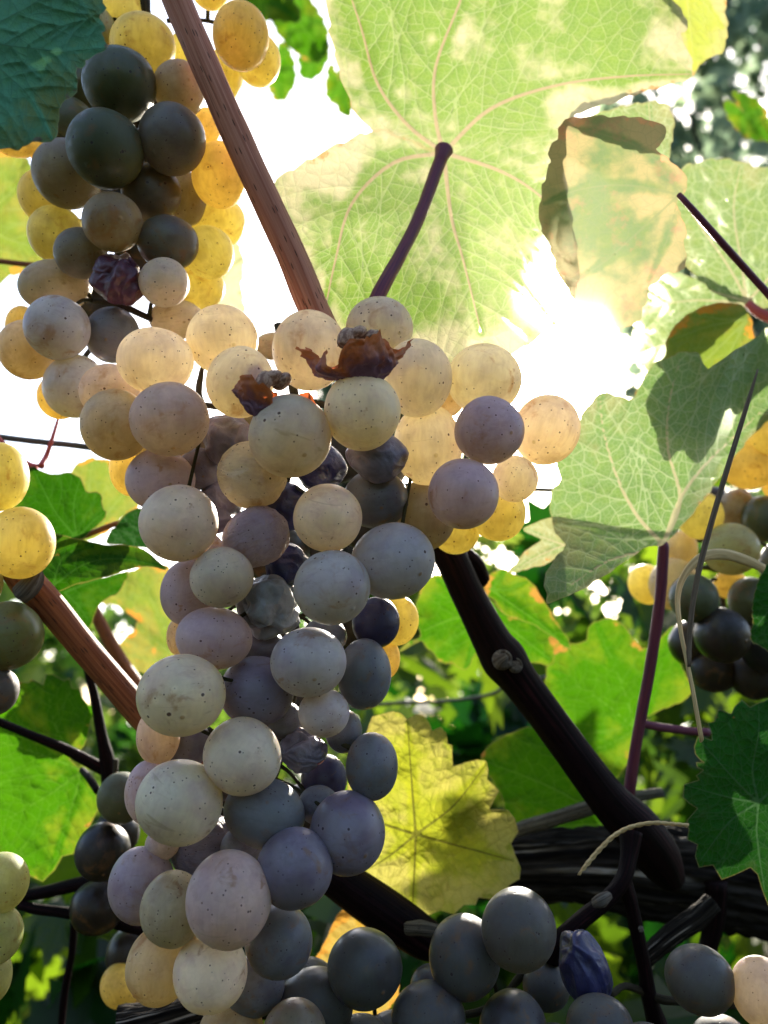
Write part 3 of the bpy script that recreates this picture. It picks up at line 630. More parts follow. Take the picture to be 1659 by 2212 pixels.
leaf('vine_leaf', [(1440,735),(1462,700),(1500,672),(1550,655),(1600,660),(1622,690),(1628,725),(1652,800),(1602,842),(1562,884),(1530,868),(1502,928),(1460,962),(1432,936),(1402,958),(1388,905),(1372,860),(1396,812),(1436,770)], (1614,690), [(1450,735),(1500,680),(1540,865),(1400,870)], .305, L_MIDY, grad=(.002,.004), teeth=(2,40), seed=5, step=8, vw=2.6,  # lower outline extended unseen behind the large right leaf to shade it
  label='small rounded olive leaf hanging under the bright right edge leaf', group='vine leaves')
C6 = lambda p: crop(2024, 1340, p)
V5 = C6([(970,1330),(1010,1290),(1090,1200),(1170,1110),(1280,965),(1360,860),(1440,740),(1500,670),(1550,610),(1651,520),(1760,420),(1850,250),(1850,0),(1760,-120),(1640,-70),(1520,20),(1450,60),(1400,90),(1330,145),(1262,185),(1225,150),(1190,88),
  (1090,80),(1000,118),(920,145),(870,200),(830,285),(795,355),(748,396),(690,372),(640,352),(585,340),(520,390),(455,465),(410,560),(360,690),(288,790),(292,870),(312,920),(250,970),(236,1050),(240,1120),(262,1220),(300,1290),(348,1345),(275,1410),
  (222,1500),(195,1560),(202,1610),(226,1655),(212,1712),(250,1700),(330,1660),(400,1638),(500,1580),(610,1510),(730,1430),(840,1352),(910,1330)])
def v5fold(x, y, rr):
    low = np.clip((y - 1165 + (1433 - x) * .16) / 130, 0, 1.2); right = np.clip((x - 1433 - (1177 - y) * .36) / 60, 0, 1)
    return -.036 * low + .020 * right
leaf('vine_leaf', V5, (1433,1177), [C6([(800,1140),(670,890),(580,580),(560,350)]),C6([(1080,1040),(1000,700),(1010,400),(1090,90)]),C6([(1080,1030),(1260,790),(1450,610),(1640,430)]),C6([(850,1370),(600,1440),(300,1640)])],
  .262, L_NET, grad=(-.002, .001), cup=.0006, wave=(.0025, 320), fold=v5fold, teeth=(3, 55), step=7, vw=5.2, seed=6, nsec=7, uvs=95,
  label='large pale leaf right of the bunch with white net veins and purple stalk', group='vine leaves',
  stalk=[(1433,1178,.262,9),(1433,1190,.262,12),(1425,1300,.264,12),(1408,1420,.266,12),(1390,1520,.268,12),(1372,1620,.27,12),(1358,1720,.272,13)], stalk_mat=B_STALK)
leaf('vine_leaf', C6([(60,1222),(140,1190),(240,1152),(300,1200),(345,1340),(300,1390),(215,1450),(100,1480),(0,1512),(-40,1515),(20,1440),(100,1350),(178,1303),(120,1262)]), C6([(330,1330)])[0], [C6([(60,1222)])[0],C6([(0,1505)])[0]], .285, L_PALE2, teeth=(2,40), seed=7, step=7, vw=2.4,
  label='small bright pointed leaf tip beside the left rim of the large right leaf', group='vine leaves')
CZ = lambda p: [(795.5 + a * .2645, 1124.6 + b * .2645) for a, b in p]
def v11fold(x, y, rr): return .012 * np.clip((x - 1120) / 120, 0, 1)
leaf('vine_leaf', CZ([(960,470),(1030,420),(1110,402),(1200,448),(1290,478),(1360,530),(1400,620),(1480,720),(1510,800),(1570,880),(1630,980),(1665,1058),(1600,1020),(1500,945),(1400,875),(1250,805),(1130,772),(1040,660),(970,600)]), CZ([(1000,560)])[0],
  [CZ([(1200,700),(1400,840),(1640,1030)]),CZ([(1150,560),(1300,500)]),CZ([(1060,500),(1110,410)])], .31, L_MID, grad=(.004,.0), wave=(.002,200), teeth=(3,50), seed=8, step=7, vw=3,
  label='green folded leaf lobe right of the dark cane, yellow spotted', group='vine leaves')
leaf('vine_leaf', CZ([(250,1065),(330,995),(440,940),(400,800),(420,600),(520,455),(620,460),(800,500),(980,640),(1130,775),(1250,805),(1420,890),(1610,1030),(1520,1095),(1490,1172),(1310,1152),(1100,1140),(1000,1130),(920,1085),(850,1100),(800,1222),(690,1165),(600,1160),(540,1085),(480,1040),(450,985),(380,1000)]), CZ([(1000,760)])[0],
  [CZ([(700,800),(420,920),(270,1055)]),CZ([(800,600),(560,480)]),CZ([(900,950),(800,1200)]),CZ([(1250,950),(1480,1130)])], .335, L_MID, wave=(.004,220), teeth=(3,46), seed=9, step=8, vw=3.2,
  label='bright green leaf passing behind the dark cane below the right shoulder of the bunch', group='vine leaves')
V10 = [(1180,1470),(1190,1420),(1220,1395),(1268,1385),(1270,1360),(1300,1338),(1340,1345),(1370,1385),(1395,1402),(1430,1375),(1460,1352),(1475,1390),(1470,1440),(1495,1480),(1480,1510),(1400,1545),(1370,1570),(1360,1640),(1310,1690),(1250,1640),(1220,1560),(1190,1520)]
leaf('vine_leaf', V10, (1375,1575), [(1290,1350),(1195,1450),(1460,1370),(1250,1630)], .345, L_MID, wave=(.004,200), teeth=(3,40), seed=10, step=8, vw=3,
  label='lit green leaf between the dark cane and the purple stalk at right', group='vine leaves')
leaf('vine_leaf', [(1038,1645),(1060,1610),(1095,1588),(1150,1570),(1205,1585),(1260,1640),(1330,1700),(1352,1745),(1330,1790),(1270,1800),(1200,1812),(1120,1800),(1095,1760),(1080,1710)], (1330,1780), [(1050,1645),(1180,1580),(1110,1790)], .33, L_MID, wave=(.003,200), teeth=(2,50), seed=12, step=8, vw=3.4,
  label='plain green translucent leaf left of the dark cane and right of the yellow leaf', group='vine leaves')
C9 = lambda p: crop(2024, 2692, p)
leaf('vine_leaf', C9([(1650,100),(1628,112),(1590,122),(1535,152),(1482,104),(1432,150),(1412,195),(1330,164),(1302,245),(1256,252),(1282,318),(1286,366),(1240,350),(1195,342),(1170,410),(1178,460),(1212,500),(1235,512),(1182,510),(1190,545),(1228,562),(1182,598),(1200,625),(1104,655),(1096,740),(1140,780),(1190,812),
  (1122,888),(1136,950),(1124,1015),(1192,1046),(1176,1120),(1202,1196),(1292,1180),(1350,1276),(1440,1242),(1536,1196),(1582,1240),(1612,1340),(1652,1445),(1760,1400),(1900,1300),(2000,1100),(2050,850),(1980,600),(1900,300),(1800,140)]),
  C9([(1588,772)])[0], [C9([(1550,560),(1590,330),(1590,130)]),C9([(1450,640),(1200,360)]),C9([(1400,740),(1110,660)]) ,C9([(1400,900),(1190,1180)]),C9([(1580,1000),(1640,1420)]),C9([(1750,640),(1950,560)])],
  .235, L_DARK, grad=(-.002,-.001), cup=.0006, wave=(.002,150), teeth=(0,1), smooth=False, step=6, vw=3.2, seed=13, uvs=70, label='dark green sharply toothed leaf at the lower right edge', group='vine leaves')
V8 = [(804,1548),(826,1542),(848,1537),(866,1540),(879,1553),(901,1543),(914,1545),(927,1560),(934,1578),(952,1570),(964,1583),(967,1606),(977,1610),(977,1633),(979,1655),(1007,1646),(1030,1641),(1050,1643),(1055,1663),(1052,1683),(1066,1696),(1077,1709),(1068,1728),(1057,1748),
  (1097,1749),(1112,1768),(1120,1796),(1104,1822),(1114,1849),(1125,1875),(1122,1899),(1100,1912),(1092,1932),(1060,1942),(1034,1939),(1027,1955),(1002,1955),(981,1975),(952,1967),(921,1979),(917,1988),(904,1990),(874,1972),(834,1942),(808,1919),(780,1890),(750,1840),(740,1760),(760,1650),(785,1600)]
def v8fold(x, y, rr): return .010 * np.exp(-((y - 1805 + (x - 898) * .62) / 40) ** 2) * np.clip((x - 898) / 80, 0, 1) - .004 * np.sin(rr / 60.)
leaf('vine_leaf', V8, (898,1803), [[(890,1700),(880,1560)],[(800,1770),(750,1740)],[(980,1740),(1050,1650)],[(1000,1830),(1110,1860)],[(895,1880),(890,1980)],[(840,1850),(790,1880)]], .272, L_YEL, wave=(.003,120), fold=v8fold, teeth=(0,1), smooth=False, step=6, vw=3.4, seed=14, uvs=80,
  label='yellow leaf with scalloped edge right of the lower bunch', group='vine leaves')
C2 = lambda p: [(c * .205, 1371.5 + d * .205) for c, d in p]
V12 = C2([(870,1430),(700,1260),(820,1240),(885,1190),(905,1130),(950,960),(1005,830),(990,750),(925,745),(905,720),(868,655),(850,570),(800,555),(760,565),(728,462),(680,482),(620,430),(555,410),(482,408),(455,522),(400,480),(318,463),(308,500),(180,490),(0,520),(-200,700),(-300,1200),(-260,2000),(0,2500)]) + [(90,1890),(112,1845),(140,1850),(160,1790),(200,1760),(212,1700)]
V12h = [(178,1664),(150,1640),(170,1626),(181,1612),(190,1590),(196,1560),(204,1540),(200,1524),(190,1522),(178,1506),(172,1488),(156,1486),(150,1464),(138,1470),(114,1456),(99,1456),(93,1478),(76,1470),(65,1466),(62,1474),(30,1472),(-40,1480),(-90,1560),(-100,1700),(-60,1820),(40,1880),(92,1905),(118,1880),(135,1850),(158,1845),(190,1790),(212,1750),(206,1700)]
leaf('vine_leaf', V12h, (178,1664), [[(120,1570),(100,1462)],[(60,1620),(-80,1580)],[(100,1720),(-40,1800)],[(150,1760),(110,1880)],[(190,1600),(200,1530)]], .30, L_MID, wave=(.003,150), teeth=(0,1), smooth=False, step=7, vw=3.2, seed=15, uvs=85,
  label='large vivid green leaf at lower left behind dark crossing stalks', group='vine leaves')
C4 = lambda p: crop(0, 1340, p)
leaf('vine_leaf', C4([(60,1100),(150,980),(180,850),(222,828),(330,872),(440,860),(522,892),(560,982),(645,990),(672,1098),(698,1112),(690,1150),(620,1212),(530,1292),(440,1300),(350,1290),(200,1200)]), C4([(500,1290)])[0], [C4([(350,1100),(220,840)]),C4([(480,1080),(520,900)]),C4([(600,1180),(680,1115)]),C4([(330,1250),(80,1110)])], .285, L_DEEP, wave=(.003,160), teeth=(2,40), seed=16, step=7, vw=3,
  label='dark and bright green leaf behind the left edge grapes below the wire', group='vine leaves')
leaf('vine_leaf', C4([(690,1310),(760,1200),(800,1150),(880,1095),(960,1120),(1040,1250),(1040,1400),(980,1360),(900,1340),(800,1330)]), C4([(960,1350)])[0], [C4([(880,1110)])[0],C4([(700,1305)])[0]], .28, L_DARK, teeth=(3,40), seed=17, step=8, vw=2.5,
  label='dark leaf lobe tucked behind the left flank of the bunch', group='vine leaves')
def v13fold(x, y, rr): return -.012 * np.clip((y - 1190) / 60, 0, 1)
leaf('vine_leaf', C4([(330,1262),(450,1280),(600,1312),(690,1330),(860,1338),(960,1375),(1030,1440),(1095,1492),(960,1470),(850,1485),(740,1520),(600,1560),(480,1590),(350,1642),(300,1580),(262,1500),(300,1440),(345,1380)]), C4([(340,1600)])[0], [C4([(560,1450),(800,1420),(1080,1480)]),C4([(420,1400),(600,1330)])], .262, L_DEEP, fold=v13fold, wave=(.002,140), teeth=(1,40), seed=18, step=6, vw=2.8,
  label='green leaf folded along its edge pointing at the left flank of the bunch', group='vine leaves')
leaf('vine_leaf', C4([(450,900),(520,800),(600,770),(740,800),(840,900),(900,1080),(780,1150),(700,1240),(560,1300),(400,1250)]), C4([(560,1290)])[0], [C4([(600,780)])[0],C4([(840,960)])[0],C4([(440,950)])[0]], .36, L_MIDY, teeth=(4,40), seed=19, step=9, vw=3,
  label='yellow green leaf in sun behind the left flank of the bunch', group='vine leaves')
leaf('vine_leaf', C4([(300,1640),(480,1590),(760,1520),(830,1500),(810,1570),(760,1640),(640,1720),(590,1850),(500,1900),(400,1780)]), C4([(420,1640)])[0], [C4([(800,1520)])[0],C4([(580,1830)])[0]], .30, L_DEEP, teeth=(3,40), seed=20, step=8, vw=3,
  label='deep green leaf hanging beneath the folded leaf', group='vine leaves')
leaf('vine_leaf', C4([(860,1500),(1000,1460),(1120,1500),(1200,1700),(1200,2000),(1080,2140),(900,2150),(820,2050),(760,2000),(900,1850),(820,1760),(700,1700),(620,1720),(700,1650),(760,1600)]), C4([(1180,2080)])[0], [C4([(900,1520)])[0],C4([(720,1690)])[0],C4([(800,2040)])[0]], .38, L_MIDY, wave=(.004,160), teeth=(5,40), seed=21, step=9, vw=3,
  label='blurred yellow leaf with orange scorch between the left cane and the bunch', group='vine leaves')
C1 = lambda p: crop(0, 0, p)
leaf('vine_leaf', C1([(-300,-200),(100,-200),(500,-180),(648,-40),(664,10),(692,58),(645,98),(672,160),(684,210),(655,212),(690,280),(700,312),(640,345),(560,392),(550,432),(495,450),(502,540),(498,602),(455,632),(395,682),(380,780),(368,880),(330,922),(210,920),(190,935),(150,952),(118,978),(60,962),(-100,955),(-300,800)]),
  C1([(-220,260)])[0], [C1([(40,480),(200,640),(335,900)]),C1([(100,300),(400,330),(690,310)]),C1([(150,60),(400,-60),(640,-40)]),C1([(-150,500),(-100,800)])], .178, L_TEAL, grad=(.002,-.001), cup=.0, wave=(.0015,240), teeth=(2,34), step=7, vw=2.4, seed=22, uvs=110,
  label='blue green leaf with yellow freckles filling the top left corner', group='vine leaves')
leaf('vine_leaf', [(-40,330),(40,338),(80,380),(70,450),(110,520),(140,560),(90,600),(30,590),(-60,640),(-90,480)], (-60,480), [(60,380),(100,540),(20,590)], .36, L_MIDY, wave=(.004,120), teeth=(5,40), seed=23, step=9, vw=3,
  label='bright leaf at the left edge behind the upper left bunch', group='vine leaves')
leaf('vine_leaf', [(440,560),(500,520),(525,560),(520,620),(530,690),(510,740),(430,720)], (440,640), [(520,560),(515,700)], .37, L_PALE, teeth=(4,34), seed=24, step=9, vw=3,
  label='small pale sunlit leaf right of the upper left bunch', group='vine leaves')
leaf('vine_leaf', [(1420,-60),(1560,-60),(1565,20),(1570,60),(1560,110),(1520,130),(1495,165),(1490,150),(1450,100),(1400,40)], (1480,-40), [(1560,60),(1500,150)], .30, L_LEM, teeth=(4,36), seed=25, step=8, vw=3,
  label='yellow leaf behind the right tip of the largest leaf', group='vine leaves')
leaf('vine_leaf', [(1225,300),(1250,262),(1320,238),(1400,222),(1440,228),(1455,260),(1450,300),(1440,350),(1400,400),(1300,380),(1220,340)], (1430,370), [(1260,230),(1400,205)], .284, L_PALE2, teeth=(4,36), seed=26, step=8, vw=2.6,
  label='pale green leaf half hidden between the largest leaf and the blotched leaf', group='vine leaves')
leaf('vine_leaf', [(765,1955),(742,1964),(722,1990),(700,2040),(670,2085),(640,2110),(600,2160),(640,2230),(760,2230),(860,2150),(830,2060),(800,2000)], (840,2100), [(760,1965),(640,2110),(700,2210)], .285, L_GOLD, wave=(.002,120), teeth=(2,30), seed=27, step=7, vw=2.6,
  label='golden leaf glowing low between the big bunch and the bottom grapes', group='vine leaves')
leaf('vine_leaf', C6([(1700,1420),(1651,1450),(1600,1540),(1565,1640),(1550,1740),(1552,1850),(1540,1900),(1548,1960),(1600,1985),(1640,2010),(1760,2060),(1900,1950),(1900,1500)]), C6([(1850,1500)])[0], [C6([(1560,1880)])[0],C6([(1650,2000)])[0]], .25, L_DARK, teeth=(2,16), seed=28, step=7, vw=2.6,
  label='dark rounded leaf at the right edge in front of the far bunch', group='vine leaves')
# smaller leaves further back, generic outlines
BACKL = [
 (640,40,95,2.6,.6,'vivid green leaf hanging near the top edge right of the cane'),(600,140,70,3.0,.62,'hanging leaf tip below the top edge foliage, in front of white sky'),
 (735,180,62,2.9,.66,'narrow leaf hanging beside the left rim of the largest leaf'),(560,-20,90,2.2,.58,'leaf cut by the top edge just right of the yellow grapes'),(680,110,60,3.4,.7,'smaller leaf in the hanging spray at top centre'),
 (1610,245,70,2.4,.48,'single oval leaf against the blurred trees at upper right'),
]
for i, (x, y, R, rot, d, lab) in enumerate(BACKL):
    o, j, t = generic(x, y, R, rot, .62, 1.15, i)
    leaf('vine_leaf', o, j, t, d, L_MID, grad=(.01 * (-1) ** i, .012), wave=(.006, 120), teeth=(4, 26), step=9, vw=2.5, seed=60 + i, label=lab, group='vine leaves')

# ------------------------------------------------------------------ canes, wires, twigs
tag(tube('vine_cane', [(330,-120,.218,31),(378,-10,.218,31),(460,180,.219,31),(545,370,.221,32),(625,540,.223,33),(688,690,.226,34),(740,800,.232,34)], B_CANE, lump=.07, seed=2, ring=28, sub=10),
    'brown striated cane slanting down from the top edge in front of the upper left bunch', 'vine cane', 'vine canes')
t = thing('vine_cane', P(1370, 1790, .262), 'nearly black cane with a knobbly node, slanting right below the big bunch', 'vine cane', 'vine canes')
tube('cane_bark', [(880,1060,.262,34),(965,1190,.262,35),(1010,1285,.262,36),(1060,1380,.262,41),(1090,1425,.262,49),(1130,1480,.262,40),(1220,1600,.262,39),(1310,1720,.262,43),(1375,1790,.262,52),(1420,1850,.264,48),(1450,1900,.268,30)], B_SHADE, t, lump=.05, seed=5, ring=28, sub=8)
tube('node_scar', [(1084,1426,.2550,22),(1086,1424,.2515,21),(1087,1422,.2503,15),(1088,1421,.2505,7)], B_SCAR, t, lump=.05, seed=3, ring=24)
tube('node_scar', [(1112,1438,.2575,17),(1113,1437,.2548,16),(1114,1436,.2542,8)], B_SCAR, t, lump=.05, seed=6, ring=24)
tube('bud_stub', [(1000,1190,.27,14),(1030,1220,.272,16),(1045,1255,.274,14),(1052,1262,.274,4)], B_SHADE, t, lump=.1, seed=7)
t = thing('vine_cane', P(62, 1262, .235), 'red brown cane with a pale broken tip, slanting behind the lower bunch from left', 'vine cane', 'vine canes')
tube('cane_bark', [(30,1225,.236,30),(62,1262,.236,36),(100,1300,.236,33),(200,1420,.24,30),(305,1540,.246,31),(420,1660,.254,33),(520,1760,.26,34)], B_CANE2, t, lump=.05, seed=9, ring=26, sub=8)
tube('broken_tip', [(45,1285,.226,20),(62,1268,.2255,22),(78,1246,.227,15),(84,1232,.228,7)], B_SCAR, t, lump=.4, seed=4)
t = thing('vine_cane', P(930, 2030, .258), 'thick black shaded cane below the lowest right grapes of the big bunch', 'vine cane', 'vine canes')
tube('cane_bark', [(520,1740,.25,38),(640,1830,.256,40),(720,1890,.258,42),(820,1960,.258,46),(905,2020,.258,44),(960,2050,.26,34),(1040,2100,.264,30)], B_SHADE, t, lump=.06, seed=10, ring=26, sub=8)  # shaded run of the red brown cane, split off in darkened bark
tube('bud_scale', [(880,2005,.247,14),(915,2006,.244,16),(945,2010,.243,13),(968,2018,.243,9),(972,2022,.243,3)], B_GREY, t, lump=.3, seed=8)
tag(tube('vine_cane', [(150,1180,.33,10),(190,1290,.33,12),(250,1410,.332,15),(310,1500,.335,17),(380,1600,.34,18)], B_CANE2, lump=.05, seed=12), 'thin blurred cane running just behind the red brown one', 'vine cane', 'vine canes')
tag(tube('old_vine_arm', [(980,1880,.31,60),(1100,1875,.31,66),(1250,1868,.31,72),(1400,1880,.312,88),(1550,1900,.316,92),(1700,1930,.32,100),(1850,1960,.33,110)], B_OLD, lump=.12, seed=14, ring=128, sub=40, ridge=.15), 'thick old vine arm with shaggy fibrous bark at lower right', 'vine trunk')
tag(tube('vine_twig', [(1090,1800,.30,14),(1160,1780,.30,15),(1250,1752,.30,15),(1350,1725,.30,13),(1430,1712,.302,10)], B_GREY, lump=.14, seed=15, ring=40, ridge=.16), 'grey weathered twig crossing under the plain green leaf', 'twig')
tag(tube('vine_twig', [(1110,1812,.31,4),(1200,1808,.31,5),(1300,1806,.31,5),(1400,1815,.312,4)], B_GREY, lump=.1, seed=16), 'thread thin dry twig lying on the old vine arm', 'twig')
t = thing('vine_twig', P(1362, 1800, .25), 'forked dark twig dropping from the black cane to the bottom grapes', 'twig')
tube('twig_bark', [(1362,1800,.25,26),(1358,1850,.246,18),(1345,1900,.242,17),(1310,1945,.24,17),(1260,1985,.238,18),(1205,2035,.236,19),(1190,2075,.236,20)], B_SHADE, t, lump=.12, seed=17, ring=20)
tube('twig_fork', [(1345,1895,.243,17),(1362,1950,.243,16),(1375,2010,.243,15),(1390,2080,.243,15),(1402,2150,.243,17),(1425,2230,.243,22)], B_SHADE, t, lump=.12, seed=18, ring=20)
tube('cut_scar', [(1285,1952,.233,10),(1300,1944,.2315,13),(1316,1934,.233,9)], B_SCAR, t, lump=.3, seed=19)
tube('bud_scar', [(1384,2006,.2385,5),(1385,2007,.237,6.5),(1386,2007,.2365,3)], B_SCAR, t, lump=.2, seed=20)
tube('pedicel', [(1405,2150,.243,9),(1440,2160,.24,9),(1500,2165,.236,8),(1560,2170,.232,9),(1590,2168,.23,11)], B_STEM, t, lump=.2, seed=21)
tube('pedicel', [(1395,2145,.243,8),(1350,2130,.24,7),(1320,2150,.236,7)], B_STEM, t, lump=.2, seed=22)
tag(tube('vine_twig', [(1390,2070,.26,20),(1450,2020,.262,22),(1500,1985,.264,22),(1540,1950,.266,20)], B_OLD, lump=.1, seed=23, ring=48, ridge=.14), 'rough grey branch stub meeting the forked twig', 'twig')
tag(tube('vine_twig', [(1545,1900,.30,26),(1540,2000,.30,22),(1520,2080,.30,18),(1500,2180,.30,16)], B_SHADE, lump=.1, seed=24), 'dark upright shoot behind the lone grey grape at lower right', 'twig')
tag(tube('leaf_shoot', [(1375,1560,.27,8),(1420,1570,.272,9),(1480,1578,.274,9),(1530,1582,.276,9)], B_STALK, lump=.05, seed=25), 'short purple side shoot running from the purple stalk to the toothed leaf', 'shoot')
# dark stalks at lower left
t = thing('vine_shoot', P(238, 1680, .28), 'dark forked shoot at lower left crossing the vivid green leaf', 'shoot')
tube('shoot_bark', [(188,1440,.282,9),(205,1510,.281,10),(220,1590,.28,12),(232,1650,.28,16),(236,1720,.28,14),(240,1800,.28,14)], B_SHADE, t, lump=.06, seed=26)
tube('side_stalk', [(-30,1548,.276,9),(60,1585,.277,9),(140,1618,.279,11),(205,1652,.28,13),(232,1670,.28,10)], B_SHADE, t, lump=.06, seed=27)
tube('leaf_stalk', [(178,1664,.298,7),(195,1685,.29,8),(212,1710,.285,8)], B_SHADE, t, seed=28)
tag(tube('vine_shoot', [(-20,1945,.27,11),(90,1928,.27,13),(190,1905,.27,15),(280,1890,.27,14)], B_SHADE, lump=.08, seed=29), 'dark stalk running level behind the lower left edge grapes', 'shoot')
tag(tube('vine_shoot', [(40,1955,.268,10),(90,1965,.268,11),(170,1975,.268,12),(260,1995,.268,13),(340,2020,.268,13)], B_SHADE, lump=.08, seed=30), 'dark stalk just under the level one at lower left', 'shoot')
tag(tube('vine_shoot', [(160,1990,.29,8),(155,2060,.29,8),(140,2140,.29,8),(130,2240,.29,8)], B_SHADE, lump=.08, seed=31), 'dark stalk dropping to the bottom edge at lower left', 'shoot')
tag(tube('old_vine_arm', [(260,2230,.235,50),(360,2200,.238,36),(440,2176,.242,32),(540,2160,.246,30)], B_OLD, lump=.12, seed=32, ring=60, ridge=.14), 'grey brown bark of a branch below the lowest grapes of the big bunch', 'vine trunk')
# wires
tag(tube('trellis_wire', [(-200,915,.30,7),(0,944,.30,7),(100,956,.30,7),(190,966,.30,7),(500,1010,.31,6.5),(900,1050,.32,6),(1170,1058,.33,5.5),(1250,1062,.33,5.5),(1700,1080,.35,5)], B_WIRE, lump=.08, seed=33, ring=10), 'dark trellis wire crossing behind the big bunch at mid height', 'wire')
tag(tube('trellis_wire', [(600,1545,.46,4),(840,1520,.46,4),(960,1515,.46,4),(1060,1500,.46,4),(1130,1470,.46,4),(1400,1440,.47,4)], B_WIRE, lump=.1, seed=34, ring=8), 'thin dark wire strand right of the lower bunch', 'wire')
tag(tube('tendril', [(126,905,.296,4),(112,950,.292,5),(100,985,.292,6),(88,1008,.288,8)], B_RED, seed=35, ring=8), 'straight reddish tendril rising from the dark leaf to the wire', 'tendril', 'tendrils')
tag(tube('tendril', [(-20,930,.29,4),(10,960,.29,5),(35,985,.29,6),(62,1005,.288,8),(80,1010,.288,8)], B_RED, seed=36, ring=8), 'red curved tendril beside the upper left edge grape', 'tendril', 'tendrils')
tag(tube('vine_twig', [(-30,560,.32,6),(30,568,.32,6),(80,574,.32,6),(160,590,.32,5)], B_CANE2, seed=37, ring=8), 'thin brown twig entering at the left edge beside the upper left bunch', 'twig')
tag(tube('vine_twig', [(140,1175,.29,5),(190,1155,.288,6),(250,1132,.288,6),(310,1120,.29,5)], B_CANE2, seed=38, ring=8), 'thin brown twig between the dark left leaves', 'twig')
# dry stems
tag(tube('dry_grass_blade', [(1637,798,.205,2),(1612,880,.206,5),(1578,990,.208,6),(1545,1100,.21,6.5),(1515,1210,.212,6.5),(1497,1300,.214,6),(1489,1380,.216,6),(1488,1440,.217,5)], B_DRYD, flat=.4, seed=39, ring=10), 'straight thin brown grass stem in front of the large right leaf', 'dry grass')
tag(tube('dry_grass_blade', [(1650,1228,.24,9),(1610,1210,.235,11),(1560,1197,.228,12),(1515,1205,.222,13),(1480,1240,.219,12),(1464,1290,.218,10),(1470,1360,.217,8),(1482,1420,.217,8),(1498,1500,.22,8),(1516,1600,.224,8)], B_DRY, flat=.35, seed=40, ring=12), 'pale dry grass blade bent over in a hook at right', 'dry grass')
pts = [(1250,1890),(1272,1862),(1300,1830),(1330,1803),(1365,1786),(1410,1778),(1450,1780),(1486,1783)]
t = thing('dry_tendril', P(1365, 1786, .225), 'pale twisted dry tendril across the black cane', 'tendril', 'tendrils')
c = cat([(x, y, .226, 4.2) for x, y in pts], 10); k = np.arange(len(c))
for ph, nm in ((0, 'strand'), (pi, 'strand')):
    q = c.copy(); q[:, 0] += 1.8 * np.cos(k * .75 + ph); q[:, 1] += 1.8 * np.sin(k * .75 + ph); q[:, 2] += .0004 * np.sin(k * .75 + ph); q[:, 3] = np.interp(k, [0, 8, len(k)], [1.2, 3.8, 3.0])
    tube(nm, q, B_DRY, t, sub=1, ring=8)

# ------------------------------------------------------------------ ground and background
def simple(name, c1, c2, scale):
    b = NB(name); tc = b.n('TexCoord').outputs['Object']
    n = b.noise(tc, scale, 6, .65).outputs[0]
    pr = b.n('BsdfPrincipled', {'Base Color': b.mix(b.ss(n, .35, .65), c1, c2), 'Roughness': .9, 'Specular IOR Level': .1,
        'Normal': b.n('Bump', {'Strength': .6, 'Distance': .03, 'Height': n}).outputs[0]})
    return b.done(pr.outputs[0])
gm = simple('grassy_soil', (.025, .04, .012), (.05, .045, .025), 3.5)
xs = np.concatenate([-np.geomspace(800, 3, 24), np.linspace(-2.7, 2.7, 40), np.geomspace(3, 800, 24)]); ys = xs + 2
gx, gy = np.meshgrid(xs, ys); gz = .02 * wob(gx, gy, 1.3, 5) * np.exp(-(np.hypot(gx, gy) / 30) ** 2)
n = len(xs); V = np.stack([gx.ravel(), gy.ravel(), gz.ravel()], -1)
o = link_mesh('ground', V, [(j * n + i, j * n + i + 1, (j + 1) * n + i + 1, (j + 1) * n + i) for j in range(n - 1) for i in range(n - 1)], gm, origin=(0, 0, 0)); tag(o, kind='structure')

def fol_mat(name, c1, c2, t1, t2, tw=.5):
    b = NB(name); a = b.n('Attribute', attribute_name='lc').outputs['Fac']
    g = b.mix(a, c1, c2); t = b.mix(a, t1, t2)
    sh = b.n('MixShader', {0: tw, 1: b.n('BsdfDiffuse', {'Color': g}).outputs[0], 2: b.n('BsdfTranslucent', {'Color': t}).outputs[0]}).outputs[0]
    gl = b.n('BsdfGlossy', {'Roughness': .35, 'Color': (1, 1, 1, 1)})
    return b.done(b.n('MixShader', {0: .015, 1: sh, 2: gl.outputs[0]}).outputs[0])
F_VINE = fol_mat('row_foliage', (.015, .05, .01), (.05, .09, .015), (.03, .12, .01), (.20, .27, .03))
F_NEAR = fol_mat('unseen_row_foliage', (.02, .035, .015), (.04, .05, .025), (.03, .06, .02), (.08, .09, .04))  # foliage colour darkened so the unseen row bounces less green
F_TREE = fol_mat('hazed_tree_foliage', (.07, .11, .08), (.12, .17, .12), (.16, .26, .18), (.36, .46, .26))  # paled blue green, veiling haze put into the leaf colour
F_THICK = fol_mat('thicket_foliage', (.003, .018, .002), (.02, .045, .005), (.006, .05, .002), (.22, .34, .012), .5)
F_GRASS = fol_mat('grass_blades', (.05, .09, .02), (.16, .14, .06), (.08, .18, .02), (.30, .30, .10))
SHAPE = np.array([(0,-.55),(.35,-.75),(.30,-.35),(.8,-.45),(.62,0),(.98,.25),(.5,.42),(.55,.8),(.2,.68),(0,1.05),(-.2,.68),(-.55,.8),(-.5,.42),(-.98,.25),(-.62,0),(-.8,-.45),(-.30,-.35),(-.35,-.75)])
OVAL = np.array([(math.sin(a) * .42, -math.cos(a)) for a in np.linspace(0, 2 * pi, 11)[:-1]])
